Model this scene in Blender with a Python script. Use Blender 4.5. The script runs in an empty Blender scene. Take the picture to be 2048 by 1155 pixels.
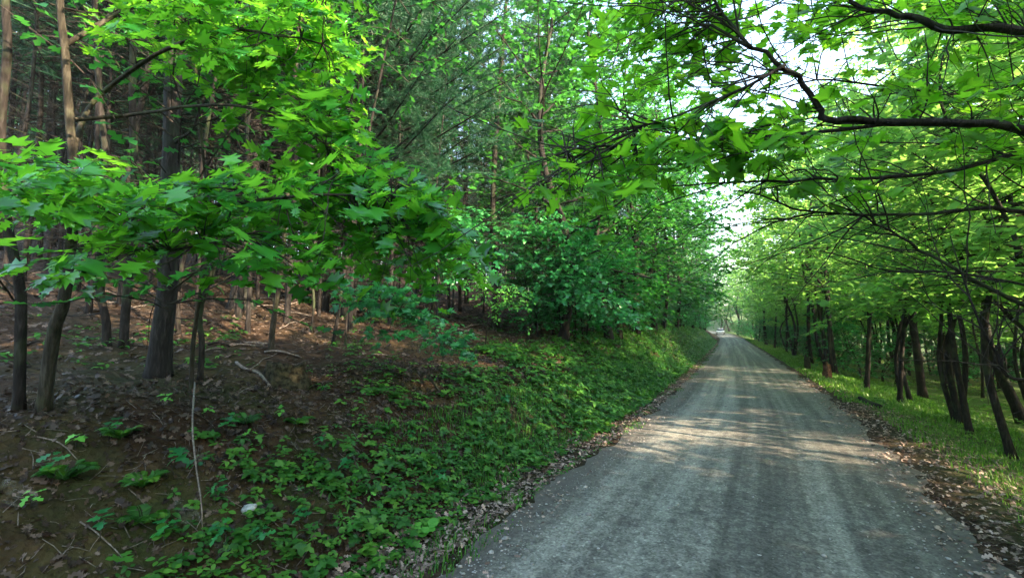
import bpy, math, random
import numpy as np
from mathutils import Vector

R = math.radians
S = bpy.context.scene

# ------------------------------------------------------------------ camera
CAMZ = 1.8; FPX = 900.0; YAW = R(26.1); PITCH = R(5.2)
cam_d = bpy.data.cameras.new('camera'); cam = bpy.data.objects.new('camera', cam_d)
S.collection.objects.link(cam); S.camera = cam
cam.location = (0, 0, CAMZ); cam.rotation_euler = (R(90) + PITCH, 0, YAW)
cam_d.sensor_width = 36; cam_d.lens = 36 * FPX / 2048.0
cam_d.clip_start = 0.05; cam_d.clip_end = 5000

# ------------------------------------------------------------------ world, sun, exposure
SUN_EL, SUN_AZ = 23.0, 97.0            # azimuth clockwise from +Y
W = bpy.data.worlds.new('World'); S.world = W; W.use_nodes = True
nt = W.node_tree; nt.nodes.clear()
sky = nt.nodes.new('ShaderNodeTexSky'); sky.sky_type = 'NISHITA'; sky.sun_disc = False
sky.sun_elevation = R(SUN_EL); sky.sun_rotation = R(SUN_AZ); sky.dust_density = 2.0; sky.air_density = 1.3
bg = nt.nodes.new('ShaderNodeBackground'); bg.inputs[1].default_value = 0.15
wo = nt.nodes.new('ShaderNodeOutputWorld')
nt.links.new(sky.outputs[0], bg.inputs[0]); nt.links.new(bg.outputs[0], wo.inputs[0])
sd = bpy.data.lights.new('sun', 'SUN'); sd.energy = 4.6; sd.angle = R(0.53); sd.color = (1.0, 0.76, 0.54)
sun = bpy.data.objects.new('sun', sd); S.collection.objects.link(sun)
sdir = Vector((math.sin(R(SUN_AZ)) * math.cos(R(SUN_EL)), math.cos(R(SUN_AZ)) * math.cos(R(SUN_EL)), math.sin(R(SUN_EL))))
sun.rotation_euler = sdir.to_track_quat('Z', 'Y').to_euler(); sun.location = sdir * 60
S.view_settings.view_transform = 'Standard'; S.view_settings.look = 'None'
S.view_settings.exposure = 3.08; S.view_settings.gamma = 1.0
S.render.engine = 'CYCLES'
c = S.cycles
c.max_bounces = 6; c.diffuse_bounces = 3; c.glossy_bounces = 2; c.transmission_bounces = 4; c.transparent_max_bounces = 6
c.use_denoising = True; c.caustics_reflective = False; c.caustics_refractive = False

# ------------------------------------------------------------------ camera maths (placing things where they stand)
cy_, sy_ = math.cos(YAW), math.sin(YAW)
FWD = np.array([-sy_ * math.cos(PITCH), cy_ * math.cos(PITCH), math.sin(PITCH)])
RGT = np.array([cy_, sy_, 0.0]); UPV = np.cross(RGT, FWD)
def P(px, py, D):
    return np.array([0, 0, CAMZ]) + D * (FWD + RGT * (px - 1024) / FPX - UPV * (py - 577.5) / FPX)
def project(p):
    q = np.asarray(p, float) - np.array([0, 0, CAMZ]); d = q @ FWD
    return 1024 + FPX * (q @ RGT) / d, 577.5 - FPX * (q @ UPV) / d, d

# ------------------------------------------------------------------ terrain
_cy = [-60, 0, 4, 8, 12, 20, 40, 60, 90, 130, 200, 300]
_cx = [-0.5, -0.35, -0.15, 0.1, 0.28, 0.36, 0.3, 0.15, -0.3, -2.2, -13, -42]
def cx(y): return np.interp(y, _cy, _cx)
def sn(x, y, k, ph):
    return np.sin(x * k + ph + 1.3 * np.sin(y * k * .7 + ph * 2)) * np.cos(y * k * 1.1 - ph + 1.1 * np.sin(x * k * .8))
def sms(a, b, x):
    t = np.clip((x - a) / (b - a), 0, 1); return t * t * (3 - 2 * t)
HW = 1.9
def zroad(y): return np.interp(y, [0, 60, 75, 110, 160, 260, 1500], [0, 0, 0.05, 0.35, 1.2, 3, 3])
def H(x, y):
    x = np.asarray(x, float); y = np.asarray(y, float)
    s = x - cx(y); u = -s - HW; v = s - HW
    bh = np.interp(y, [-10, 6, 14, 28, 70, 120], [1.15, 1.15, 1.4, 2.0, 2.0, 1.2])
    zl = bh * (0.55 * sms(.35, 2.5, u) + .45 * np.clip((u - .45) / 2.1, 0, 1)) + .2 * np.clip(u - 2.5, 0, 55) + .04 * np.clip(u - 57.5, 0, 300)
    zl = zl + sms(.6, 2.5, u) * (.07 * sn(x, y, 1.7, .4) + .03 * sn(x, y, 4.6, 2.)) + sms(4, 14, u) * .22 * sn(x, y, .45, 1.1) - .02 * sms(0, .3, u)
    zr = -.2 * np.clip(v - .5, 0, 3.0) - .11 * np.clip(v - 3.5, 0, 12)
    zr = zr + sms(.5, 2.5, v) * (.05 * sn(x, y, 1.3, 2.4)) + sms(4, 10, v) * .2 * sn(x, y, .35, .7)
    z = np.where(s < 0, np.where(u > 0, zl, 0), np.where(v > 0, zr, 0))
    z = z + .10 * np.clip(y - 150, 0, 150) * sms(3, 12, np.abs(s))
    z = z + .012 * sn(x, y, 9., 1.) * (np.abs(s) > HW)
    return z + zroad(y)
def h1(x, y): return float(H(x, y))
def G(px, py, dmax=120):
    a = P(px, py, 0.0); d = P(px, py, 1.0) - a; D = .8
    while D < dmax:
        q = a + d * D
        if q[2] < h1(q[0], q[1]): break
        D *= 1.01
    q = a + d * D; q[2] = h1(q[0], q[1]); return q, D
def SX(s, y): return float(cx(y) + s)

# ------------------------------------------------------------------ materials
def new_mat(name):
    m = bpy.data.materials.new(name); m.use_nodes = True; t = m.node_tree; t.nodes.clear()
    out = t.nodes.new('ShaderNodeOutputMaterial'); return m, t, out
def node(t, typ, **kw):
    n = t.nodes.new(typ)
    for k, v in kw.items(): setattr(n, k, v)
    return n
def ramp(t, fac, stops, interp='LINEAR'):
    r = node(t, 'ShaderNodeValToRGB'); r.color_ramp.interpolation = interp
    e = r.color_ramp.elements
    while len(e) < len(stops): e.new(.5)
    for i, (p, col) in enumerate(stops):
        e[i].position = p; e[i].color = (*col, 1) if len(col) == 3 else col
    t.links.new(fac, r.inputs[0]); return r.outputs[0]
def noise(t, vec, scale, detail=4, rough=.6, lac=2.0):
    n = node(t, 'ShaderNodeTexNoise'); n.inputs['Scale'].default_value = scale; n.inputs['Detail'].default_value = detail
    n.inputs['Roughness'].default_value = rough
    if vec is not None: t.links.new(vec, n.inputs['Vector'])
    return n.outputs[0]
def mapping(t, vec, sc):
    m = node(t, 'ShaderNodeMapping'); m.inputs['Scale'].default_value = sc; t.links.new(vec, m.inputs[0]); return m.outputs[0]
def mix(t, f, a, b, mode='MIX'):
    m = node(t, 'ShaderNodeMix', data_type='RGBA', blend_type=mode)
    for s, v in ((m.inputs[0], f), (m.inputs[6], a), (m.inputs[7], b)):
        if hasattr(v, 'links'): t.links.new(v, s)
        elif isinstance(v, (int, float)): s.default_value = v
        else: s.default_value = (*v, 1)
    return m.outputs[2]
def math_n(t, op, a, b=None):
    m = node(t, 'ShaderNodeMath', operation=op)
    for s, v in ((m.inputs[0], a), (m.inputs[1], b)):
        if v is None: continue
        if hasattr(v, 'links'): t.links.new(v, s)
        else: s.default_value = v
    return m.outputs[0]
def bump(t, h, strength, dist):
    b = node(t, 'ShaderNodeBump'); b.inputs['Strength'].default_value = strength; b.inputs['Distance'].default_value = dist
    t.links.new(h, b.inputs['Height']); return b.outputs[0]
def principled(t, out, col, rough=.8, spec=.3, nrm=None):
    p = node(t, 'ShaderNodeBsdfPrincipled')
    if hasattr(col, 'links'): t.links.new(col, p.inputs['Base Color'])
    else: p.inputs['Base Color'].default_value = (*col, 1)
    if hasattr(rough, 'links'): t.links.new(rough, p.inputs['Roughness'])
    else: p.inputs['Roughness'].default_value = rough
    p.inputs['Specular IOR Level'].default_value = spec
    if nrm is not None: t.links.new(nrm, p.inputs['Normal'])
    t.links.new(p.outputs[0], out.inputs[0]); return p

def leaf_mat(name, dark, mid, light, trans, tw=.45, rough=.42, spec=.5, veins=True):
    m, t, out = new_mat(name)
    a = node(t, 'ShaderNodeAttribute', attribute_name='rnd')
    col = ramp(t, a.outputs['Fac'], [(0, dark), (.5, mid), (1, light)])
    tc = ramp(t, a.outputs['Fac'], [(0, tuple(.6 * q for q in trans)), (1, trans)])
    p = node(t, 'ShaderNodeBsdfPrincipled'); t.links.new(col, p.inputs['Base Color'])
    p.inputs['Roughness'].default_value = rough; p.inputs['Specular IOR Level'].default_value = spec
    tr = node(t, 'ShaderNodeBsdfTranslucent'); t.links.new(tc, tr.inputs[0])
    ms = node(t, 'ShaderNodeMixShader'); ms.inputs[0].default_value = tw
    t.links.new(p.outputs[0], ms.inputs[1]); t.links.new(tr.outputs[0], ms.inputs[2]); t.links.new(ms.outputs[0], out.inputs[0])
    return m
M = {}
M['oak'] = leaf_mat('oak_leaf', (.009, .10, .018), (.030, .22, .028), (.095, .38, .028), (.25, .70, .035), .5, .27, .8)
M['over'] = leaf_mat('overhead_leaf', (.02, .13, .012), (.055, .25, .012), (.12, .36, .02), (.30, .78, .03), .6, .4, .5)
M['maple'] = leaf_mat('maple_leaf', (.006, .08, .022), (.012, .15, .038), (.035, .24, .05), (.05, .42, .055), .42, .4, .5)
M['young'] = leaf_mat('lit_young_maple_leaf', (.012, .12, .032), (.03, .23, .062), (.08, .35, .085), (.08, .47, .085), .42, .35, .6)  # bluish green young leaves, a maple copy lightened in colour to look lit
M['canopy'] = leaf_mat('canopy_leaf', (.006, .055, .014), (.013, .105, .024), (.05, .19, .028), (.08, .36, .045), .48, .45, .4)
M['bright'] = leaf_mat('sunny_leaf', (.025, .13, .018), (.05, .21, .028), (.13, .32, .05), (.34, .70, .13), .6, .45, .4)  # sunlit yellow-green of the right-hand crowns put into the leaf colour
M['under'] = leaf_mat('ground_leaf', (.012, .065, .008), (.03, .14, .015), (.095, .25, .025), (.06, .26, .02), .3, .5, .35)
M['round'] = leaf_mat('round_leaf', (.06, .26, .03), (.09, .34, .04), (.13, .40, .06), (.18, .5, .04), .35, .5, .3)
M['grass'] = leaf_mat('grass_blade', (.025, .09, .01), (.06, .18, .016), (.16, .26, .05), (.16, .42, .03), .35, .5, .35)
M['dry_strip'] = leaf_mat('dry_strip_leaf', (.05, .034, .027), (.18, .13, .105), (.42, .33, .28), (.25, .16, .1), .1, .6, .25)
M['needle'] = leaf_mat('pine_needle', (.008, .045, .022), (.015, .075, .035), (.03, .11, .04), (.03, .14, .05), .25, .5, .3)
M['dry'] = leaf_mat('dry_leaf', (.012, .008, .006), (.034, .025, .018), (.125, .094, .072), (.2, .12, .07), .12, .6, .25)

def bark_mat(name, c0, c1, c2, moss=(.05, .08, .03), mossamt=.4):
    m, t, out = new_mat(name)
    g = node(t, 'ShaderNodeTexCoord').outputs['Object']
    v = mapping(t, g, (9, 9, 1.6))
    n1 = noise(t, v, 4, 6, .65)
    col = ramp(t, n1, [(.3, c0), (.52, c1), (.72, c2)])
    n2 = noise(t, g, 1.7, 3, .7)
    f = ramp(t, n2, [(.5, (0, 0, 0)), (.62, (mossamt,) * 3)])
    col = mix(t, f, col, moss)
    principled(t, out, col, .9, .15, bump(t, n1, .8, .02)); return m
M['bark'] = bark_mat('dark_bark', (.005, .0045, .004), (.016, .014, .012), (.042, .038, .034))
M['bark_pine'] = bark_mat('pine_bark', (.006, .0055, .005), (.017, .0155, .014), (.046, .042, .04), (.03, .045, .028), .35)
M['bark_pale'] = bark_mat('pale_bark', (.05, .05, .045), (.14, .145, .13), (.28, .29, .27), (.07, .10, .06), .5)
M['bark_moss'] = bark_mat('mossy_bark', (.008, .007, .005), (.030, .027, .019), (.075, .07, .052), (.04, .06, .02), .6)
M['dead'] = bark_mat('dead_wood', (.05, .042, .035), (.15, .13, .11), (.28, .26, .24), (.1, .12, .09), .3)
M['twig'] = bark_mat('twig_bark', (.01, .009, .008), (.03, .025, .022), (.06, .055, .05))

# ground
m, t, out = new_mat('forest_soil'); M['soil'] = m
pos = node(t, 'ShaderNodeNewGeometry').outputs['Position']
sa = node(t, 'ShaderNodeAttribute', attribute_name='side').outputs['Fac']
n_big = noise(t, pos, .55, 5, .6); n_mid = noise(t, pos, 3.5, 6, .65); n_f = noise(t, pos, 28, 5, .7)
soil = ramp(t, n_mid, [(.3, (.010, .005, .002)), (.5, (.032, .018, .008)), (.7, (.075, .045, .022))])
vor = node(t, 'ShaderNodeTexVoronoi'); vor.inputs['Scale'].default_value = 17; t.links.new(mix(t, .12, pos, node(t, 'ShaderNodeTexNoise').outputs[1], 'ADD'), vor.inputs['Vector'])
lit = ramp(t, vor.outputs['Color'], [(.15, (.008, .006, .004)), (.5, (.020, .015, .011)), (.85, (.06, .045, .036))])
lf = ramp(t, n_f, [(.35, (0, 0, 0)), (.6, (1, 1, 1))])
litf = math_n(t, 'MULTIPLY', lf, ramp(t, sa, [(.0, (1, 1, 1)), (.40, (.95,) * 3), (.44, (.25,) * 3), (.478, (.15,) * 3), (.481, (.85,) * 3), (.52, (.85,) * 3), (.56, (.3,) * 3)]))
col = mix(t, litf, soil, lit)
mossf = math_n(t, 'MULTIPLY', ramp(t, n_big, [(.46, (0, 0, 0)), (.62, (1, 1, 1))]), ramp(t, sa, [(0, (.0,) * 3), (.43, (.1,) * 3), (.455, (.45,) * 3), (.479, (.6,) * 3), (.482, (0, 0, 0)), (.52, (0, 0, 0)), (.53, (1, 1, 1)), (.7, (.8,) * 3)]))
col = mix(t, mossf, col, mix(t, n_f, (.012, .03, .006), (.032, .062, .013)))
gcol = mix(t, ramp(t, n_mid, [(.35, (0, 0, 0)), (.65, (1, 1, 1))]), (.035, .07, .012), (.06, .13, .02))
rf = ramp(t, sa, [(.522, (0, 0, 0)), (.532, (.8,) * 3), (.60, (.7,) * 3), (.8, (.6,) * 3)])
col = mix(t, rf, col, gcol)
principled(t, out, col, .92, .15, bump(t, math_n(t, 'ADD', math_n(t, 'MULTIPLY', n_f, .6), math_n(t, 'MULTIPLY', vor.outputs['Distance'], .8)), .9, .03))

# road
m, t, out = new_mat('gravel_surface'); M['road'] = m
uv = node(t, 'ShaderNodeUVMap', uv_map='road_uv').outputs[0]
pos = node(t, 'ShaderNodeNewGeometry').outputs['Position']
n_tr = noise(t, mapping(t, uv, (1.9, .035, 1)), 1.0, 3, .55)
n_tr2 = noise(t, mapping(t, uv, (6.0, .12, 1)), 1.0, 4, .6)
n_pa = noise(t, pos, 1.6, 6, .7); n_g = noise(t, pos, 9, 6, .75); n_ff = noise(t, pos, 95, 3, .7)
tr = math_n(t, 'ADD', math_n(t, 'MULTIPLY', n_tr, .62), math_n(t, 'MULTIPLY', n_tr2, .38))
sx_ = node(t, 'ShaderNodeSeparateXYZ'); t.links.new(uv, sx_.inputs[0])
acr = math_n(t, 'ADD', math_n(t, 'MULTIPLY', sx_.outputs[0], .25), math_n(t, 'ADD', .44, math_n(t, 'MULTIPLY', n_pa, .12)))
band = ramp(t, acr, [(.05, (.35,) * 3), (.14, (.1,) * 3), (.2, (.75,) * 3), (.36, (.95,) * 3), (.42, (.25,) * 3), (.48, (.55,) * 3), (.54, (.9,) * 3), (.6, (.2,) * 3), (.68, (.6,) * 3), (.74, (.25,) * 3), (.82, (.55,) * 3), (.9, (.15,) * 3)])
tr = math_n(t, 'ADD', tr, math_n(t, 'MULTIPLY', math_n(t, 'SUBTRACT', band, .5), .085))
tr = math_n(t, 'ADD', math_n(t, 'MULTIPLY', tr, .62), math_n(t, 'MULTIPLY', n_g, .38))
tr = math_n(t, 'ADD', math_n(t, 'MULTIPLY', tr, .86), math_n(t, 'MULTIPLY', n_pa, .14))
col = ramp(t, tr, [(.41, (.046, .045, .040)), (.49, (.112, .111, .097)), (.57, (.24, .243, .208))])
vg = node(t, 'ShaderNodeTexVoronoi'); vg.inputs['Scale'].default_value = 55; t.links.new(pos, vg.inputs['Vector'])
peb = ramp(t, vg.outputs['Color'], [(.1, (.38,) * 3), (.6, (.95,) * 3), (.88, (1.3,) * 3), (.97, (2.1,) * 3)])
col = mix(t, .8, col, peb, 'MULTIPLY')
sep = node(t, 'ShaderNodeSeparateXYZ'); t.links.new(uv, sep.inputs[0])
ed = math_n(t, 'ABSOLUTE', sep.outputs[0])
ed = math_n(t, 'ADD', ed, math_n(t, 'MULTIPLY', math_n(t, 'SUBTRACT', n_pa, .5), .9))
col = mix(t, ramp(t, math_n(t, 'MULTIPLY', ed, .4), [(.56, (0, 0, 0)), (.72, (.75,) * 3)]), col, mix(t, n_ff, (.045, .04, .034), (.13, .115, .10)))
hb = math_n(t, 'ADD', math_n(t, 'MULTIPLY', vg.outputs['Distance'], -.7), n_ff)
principled(t, out, col, .75, .3, bump(t, hb, .55, .012))

def simple(name, c0, c1, scale=8, rough=.8, spec=.3, bm=.3):
    m, t, out = new_mat(name); g = node(t, 'ShaderNodeTexCoord').outputs['Object']
    n = noise(t, g, scale, 5, .6); principled(t, out, ramp(t, n, [(.35, c0), (.65, c1)]), rough, spec, bump(t, n, bm, .01)); M[name] = m
simple('pebble', (.12, .12, .115), (.36, .36, .34), 3)
simple('white_rock', (.13, .16, .155), (.34, .39, .38), 26)
simple('car_paint', (.72, .74, .75), (.8, .81, .82), 2, .25, .5, 0)
simple('car_glass', (.015, .02, .022), (.03, .035, .04), 2, .08, .6, 0)
simple('car_rubber', (.012, .012, .012), (.03, .03, .03), 8, .8)
simple('car_lamp', (.5, .5, .45), (.8, .8, .75), 2, .2, .5, 0)
simple('stump_wood', (.008, .007, .004), (.05, .046, .026), 22, .95, .1, 1.0)
simple('rotten_red', (.03, .014, .01), (.13, .065, .04), 14, .95, .1, .8)
m, t, out = new_mat('web_silk'); M['web'] = m
g = node(t, 'ShaderNodeTexCoord').outputs['Object']
tp = node(t, 'ShaderNodeBsdfTransparent'); df = node(t, 'ShaderNodeBsdfDiffuse'); df.inputs[0].default_value = (.5, .56, .52, 1)
mx = node(t, 'ShaderNodeMixShader'); t.links.new(ramp(t, noise(t, g, 9, 4, .7), [(.45, (.0,) * 3), (.8, (.16,) * 3)]), mx.inputs[0])
t.links.new(tp.outputs[0], mx.inputs[1]); t.links.new(df.outputs[0], mx.inputs[2]); t.links.new(mx.outputs[0], out.inputs[0])

# ------------------------------------------------------------------ mesh building
COL = S.collection
class MB:
    """collects triangles (numpy) with one random value per vertex"""
    def __init__(s): s.v = []; s.f = []; s.r = []; s.n = 0
    def add(s, v, f, r=None):
        v = np.asarray(v, np.float32).reshape(-1, 3); f = np.asarray(f, np.int32).reshape(-1, 3)
        s.v.append(v); s.f.append(f + s.n); s.r.append(np.full(len(v), .5, np.float32) if r is None else np.asarray(r, np.float32)); s.n += len(v)
    def mesh(s, name, mat, smooth=False, mat2=None, nsplit=0):
        me = bpy.data.meshes.new(name)
        v = np.concatenate(s.v); f = np.concatenate(s.f); r = np.concatenate(s.r)
        me.vertices.add(len(v)); me.vertices.foreach_set('co', v.ravel())
        me.loops.add(f.size); me.loops.foreach_set('vertex_index', f.ravel())
        me.polygons.add(len(f)); me.polygons.foreach_set('loop_start', np.arange(0, f.size, 3, dtype=np.int32))
        me.polygons.foreach_set('loop_total', np.full(len(f), 3, np.int32))
        if smooth: me.polygons.foreach_set('use_smooth', np.ones(len(f), bool))
        a = me.attributes.new('rnd', 'FLOAT', 'POINT'); a.data.foreach_set('value', r)
        me.materials.append(mat)
        if mat2 is not None:
            me.materials.append(mat2); mi = np.zeros(len(f), np.int32); mi[nsplit:] = 1; me.polygons.foreach_set('material_index', mi)
        me.update(calc_edges=True); return me
    def obj(s, name, mat, parent=None, smooth=False):
        return link(name, s.mesh(name, mat, smooth), parent)
def link(name, me, parent=None, loc=None):
    o = bpy.data.objects.new(name, me); COL.objects.link(o)
    if parent is not None: o.parent = parent
    if loc is not None: o.location = loc
    return o
def tag(o, label=None, cat=None, group=None, kind=None):
    if label: o['label'] = label
    if cat: o['category'] = cat
    if group: o['group'] = group
    if kind: o['kind'] = kind
    return o
def empty(name, loc, label, cat, group=None, rz=0.0):
    o = bpy.data.objects.new(name, None); COL.objects.link(o); o.location = [float(q) for q in loc]; o.rotation_euler = (0, 0, rz)
    o.empty_display_size = .2
    return tag(o, label, cat, group)
def copy_tree(root, loc, rz, sc=1.0, label=None, group=None, cat=None):
    r = root.copy(); COL.objects.link(r); r.location = [float(q) for q in loc]; r.rotation_euler = (0, 0, rz)
    r.scale = (sc, sc, sc)
    if label: r['label'] = label
    if group: r['group'] = group
    if cat: r['category'] = cat
    for ch in root.children:
        d = ch.copy(); COL.objects.link(d); d.parent = r
    return r

def tube(mb, pts, rad, n=6, rough=0.0, rng=None, cap=True):
    pts = np.asarray(pts, float); K = len(pts); rad = np.broadcast_to(np.asarray(rad, float), (K,))
    tan = np.gradient(pts, axis=0); tan /= np.linalg.norm(tan, axis=1)[:, None] + 1e-9
    ref = np.array([0, 0, 1.]) if abs(tan[0, 2]) < .8 else np.array([1., 0, 0])
    a = np.cross(tan, ref); a /= np.linalg.norm(a, axis=1)[:, None] + 1e-9; b = np.cross(tan, a)
    th = np.linspace(0, 2 * np.pi, n, endpoint=False)
    rr = rad[:, None] * np.ones((K, n))
    if rough and rng is not None:
        rr = rr * (1 + rough * (np.sin(th * 3 + rng.uniform(0, 6))[None, :] * .5 + rng.normal(0, .5, (K, n))))
    v = pts[:, None, :] + rr[..., None] * (np.cos(th)[None, :, None] * a[:, None, :] + np.sin(th)[None, :, None] * b[:, None, :])
    i = np.arange(K - 1)[:, None] * n; j = np.arange(n)[None, :]; j2 = (j + 1) % n
    A, B, C, D = (i + j).ravel(), (i + j2).ravel(), (i + n + j2).ravel(), (i + n + j).ravel()
    f = np.concatenate([np.stack([A, B, C], 1), np.stack([A, C, D], 1)])
    v = v.reshape(-1, 3)
    if cap:
        v = np.concatenate([v, pts[-1:] + tan[-1:] * rad[-1] * .3, pts[:1]]); k = K * n
        top = np.stack([(K - 1) * n + np.arange(n), (K - 1) * n + (np.arange(n) + 1) % n, np.full(n, k)], 1)
        bot = np.stack([(np.arange(n) + 1) % n, np.arange(n), np.full(n, k + 1)], 1)
        f = np.concatenate([f, top, bot])
    mb.add(v, f)

def curve(pts, n):
    """Catmull-Rom through the points"""
    p = np.asarray(pts, float); q = np.vstack([2 * p[0] - p[1], p, 2 * p[-1] - p[-2]]); out = []
    K = len(p) - 1
    for x in np.linspace(0, K, n):
        i = min(int(x), K - 1); t = x - i; a, b, c_, d = q[i], q[i + 1], q[i + 2], q[i + 3]
        out.append(.5 * ((2 * b) + (c_ - a) * t + (2 * a - 5 * b + 4 * c_ - d) * t * t + (3 * b - 3 * c_ + d - a) * t ** 3))
    return np.array(out)

def leaf_tpl(half, fold=.15, droop=.3, stem=.25):
    """half outline (x, y) from base to tip; a strip from the midrib to each side"""
    h = [(0.0, 0.0)] + list(half) + [(0.0, 1.0)]; n = len(h); v = []; f = []
    mid = []; L = []; Rr = []
    for (x, y) in h:
        ym = min(max(y, 0), 1) if x else y
        z = fold * x - droop * y * y
        mid.append(len(v)); v.append((0, max(0, y * .96), -droop * y * y))
        if x: L.append(len(v)); v.append((-x, y, z)); Rr.append(len(v)); v.append((x, y, z))
        else: L.append(mid[-1]); Rr.append(mid[-1])
    for i in range(n - 1):
        for side, s in ((L, 1), (Rr, -1)):
            q = [mid[i], mid[i + 1], side[i + 1], side[i]]
            if s < 0: q = q[::-1]
            tris = [(q[0], q[1], q[2]), (q[0], q[2], q[3])]
            f += [t_ for t_ in tris if len(set(t_)) == 3]
    if stem:
        k = len(v); v += [(-.012, -stem, 0), (.012, -stem, 0), (0, .05, 0)]; f.append((k, k + 1, k + 2))
    v = np.array(v, float)
    v[:, 1] += stem; return v, np.array(f)
T = {}
T['oak'] = leaf_tpl([(.16, .02), (.36, .05), (.19, .20), (.54, .35), (.25, .42), (.44, .67), (.17, .62), (.19, .83), (.08, .81)], .12, .25)
T['maple'] = leaf_tpl([(.16, -.10), (.34, -.06), (.22, .10), (.58, .22), (.40, .30), (.56, .50), (.20, .46), (.27, .72), (.13, .70)], .1, .25)
T['oak_lo'] = leaf_tpl([(.22, .2), (.10, .32), (.36, .52), (.12, .60), (.24, .82)], .15, .3, 0)
T['maple_lo'] = leaf_tpl([(.3, -.02), (.22, .14), (.55, .36), (.2, .5), (.26, .74)], .1, .25, 0)
T['oval'] = leaf_tpl([(.17, .16), (.27, .42), (.2, .72)], .2, .3, .1)
T['far'] = leaf_tpl([(.34, .42)], .2, .25, 0)
T['round'] = leaf_tpl([(.36, -.06), (.52, .28), (.46, .66), (.26, .92)], .05, .12, .3)

def norm(v): return v / (np.linalg.norm(v, axis=-1, keepdims=True) + 1e-9)
def put_leaves(mb, tpl, pos, nrm, dr, size, rnd):
    tv, tf = tpl; pos = np.asarray(pos, float); N = len(pos)
    if N == 0: return
    nrm = norm(np.asarray(nrm, float)); dr = norm(dr - nrm * np.sum(dr * nrm, 1, keepdims=True)); rg = np.cross(dr, nrm)
    size = np.asarray(size, float).reshape(-1, 1, 1) * np.ones((N, 1, 1))
    q = (rnd * 7.31) % 1.0; q2 = (rnd * 13.7 + .3) % 1.0; q3 = (rnd * 29.1 + .7) % 1.0
    cz = (.1 + 1.9 * q ** 1.5)[:, None, None]; wx = (.85 + .3 * q2)[:, None, None]; bend = ((q3 - .5) * .3)[:, None, None]
    lx = tv[None, :, 0:1] * wx + bend * (tv[None, :, 1:2] ** 2); lz = tv[None, :, 2:3] * cz + ((q2 - .5) * .5)[:, None, None] * tv[None, :, 0:1] * tv[None, :, 1:2]
    v = pos[:, None, :] + size * (lx * rg[:, None, :] + tv[None, :, 1:2] * dr[:, None, :] + lz * nrm[:, None, :])
    f = tf[None] + (np.arange(N) * len(tv))[:, None, None]
    mb.add(v.reshape(-1, 3), f.reshape(-1, 3), np.repeat(rnd, len(tv)))

class Leaves:
    def __init__(s): s.p = []; s.n = []; s.d = []; s.s = []
    def add(s, p, n, d, z): s.p.append(p); s.n.append(n); s.d.append(d); s.s.append(z)
    def build(s, name, tpl, mat, parent, rng, smooth=False, twigs=None, twigmat=None):
        mb = MB(); N = len(s.p); put_leaves(mb, tpl, np.array(s.p), np.array(s.n), np.array(s.d), np.array(s.s), rng.random(N))
        if twigs is not None and twigs.v:
            k = sum(len(q) for q in mb.f); mb.add(np.concatenate(twigs.v), np.concatenate(twigs.f))
            return link(name, mb.mesh(name, mat, smooth, twigmat or M['twig'], k), parent)
        return mb.obj(name, mat, parent, smooth)

def leafy_twig(mb, lv, pts, r, rng, size, nleaf, flat=.35, face=None, start=.3):
    """thin twig with leaves set alternately, roughly in a level plane"""
    tube(mb, pts, np.linspace(r, r * .35, len(pts)), 3, cap=False)
    pts = np.asarray(pts); K = len(pts) - 1
    for k in range(nleaf):
        f = start + (1 - start) * (k + rng.random() * .6) / nleaf; x = min(f, .999) * K; i = int(x); p = pts[i] + (pts[i + 1] - pts[i]) * (x - i)
        tg = pts[i + 1] - pts[i]; tg = tg / (np.linalg.norm(tg) + 1e-9)
        side = np.array([-tg[1], tg[0], 0.]) * (1 if k % 2 else -1)
        ang = rng.uniform(.3, 1.1) if k < nleaf - 1 else 0
        d = tg * math.cos(ang) + side * math.sin(ang) + np.array([0, 0, rng.normal(-.12, .18)])
        n = np.array([rng.normal(0, flat), rng.normal(0, flat), 1.])
        if face is not None: n = n + face * rng.uniform(.0, 1.0)
        lv.add(p, n, d, size * rng.uniform(.45, 1.2))

def wander(p0, d0, length, n, rng, amp=.12, up=0.0, droop=0.0):
    p = np.array(p0, float); d = np.array(d0, float); d /= np.linalg.norm(d); out = [p.copy()]; st = length / n
    for i in range(n):
        d = d + rng.normal(0, amp, 3); d[2] += up / n - droop * (i / n) / n; d /= np.linalg.norm(d); p = p + d * st; out.append(p.copy())
    return np.array(out)

# ------------------------------------------------------------------ ground sheet, road
def axis(pts):
    out = []
    for a, b, st in pts: out.append(np.arange(a, b, st))
    return np.concatenate(out)
sv = np.concatenate([-np.geomspace(1500, 14, 40)[:-1], axis([(-14, -5, .25), (-5, -1.7, .08), (-1.7, 1.8, .5), (1.8, 6, .12), (6, 14, .3)]), np.geomspace(14, 1500, 40)])
tv_ = np.concatenate([-np.geomspace(1500, 4, 20)[:-1], axis([(-4, 12, .14), (12, 30, .3), (30, 60, .7)]), np.geomspace(60, 1500, 60)])
ss, tt = np.meshgrid(sv, tv_, indexing='xy'); xx = ss + cx(tt); zz = H(xx, tt); zz_all = zz.copy(); ZTOP = 75.0; HAZE = .0005
mb = MB(); nx, ny = len(sv), len(tv_); idx = np.arange(nx * ny).reshape(ny, nx)
A, B, C_, D_ = idx[:-1, :-1].ravel(), idx[:-1, 1:].ravel(), idx[1:, 1:].ravel(), idx[1:, :-1].ravel()
mb.add(np.stack([xx, tt, zz], -1).reshape(-1, 3), np.concatenate([np.stack([A, B, C_], 1), np.stack([A, C_, D_], 1)]))
me = mb.mesh('forest_ground', M['soil'], True)
a = me.attributes.new('side', 'FLOAT', 'POINT'); a.data.foreach_set('value', np.clip(.5 + ss.ravel() / 100.0, 0, 1).astype(np.float32))
tag(link('ground', me), 'brown leaf-strewn soil of the bank and woods', None, None, 'structure'); 

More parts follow.
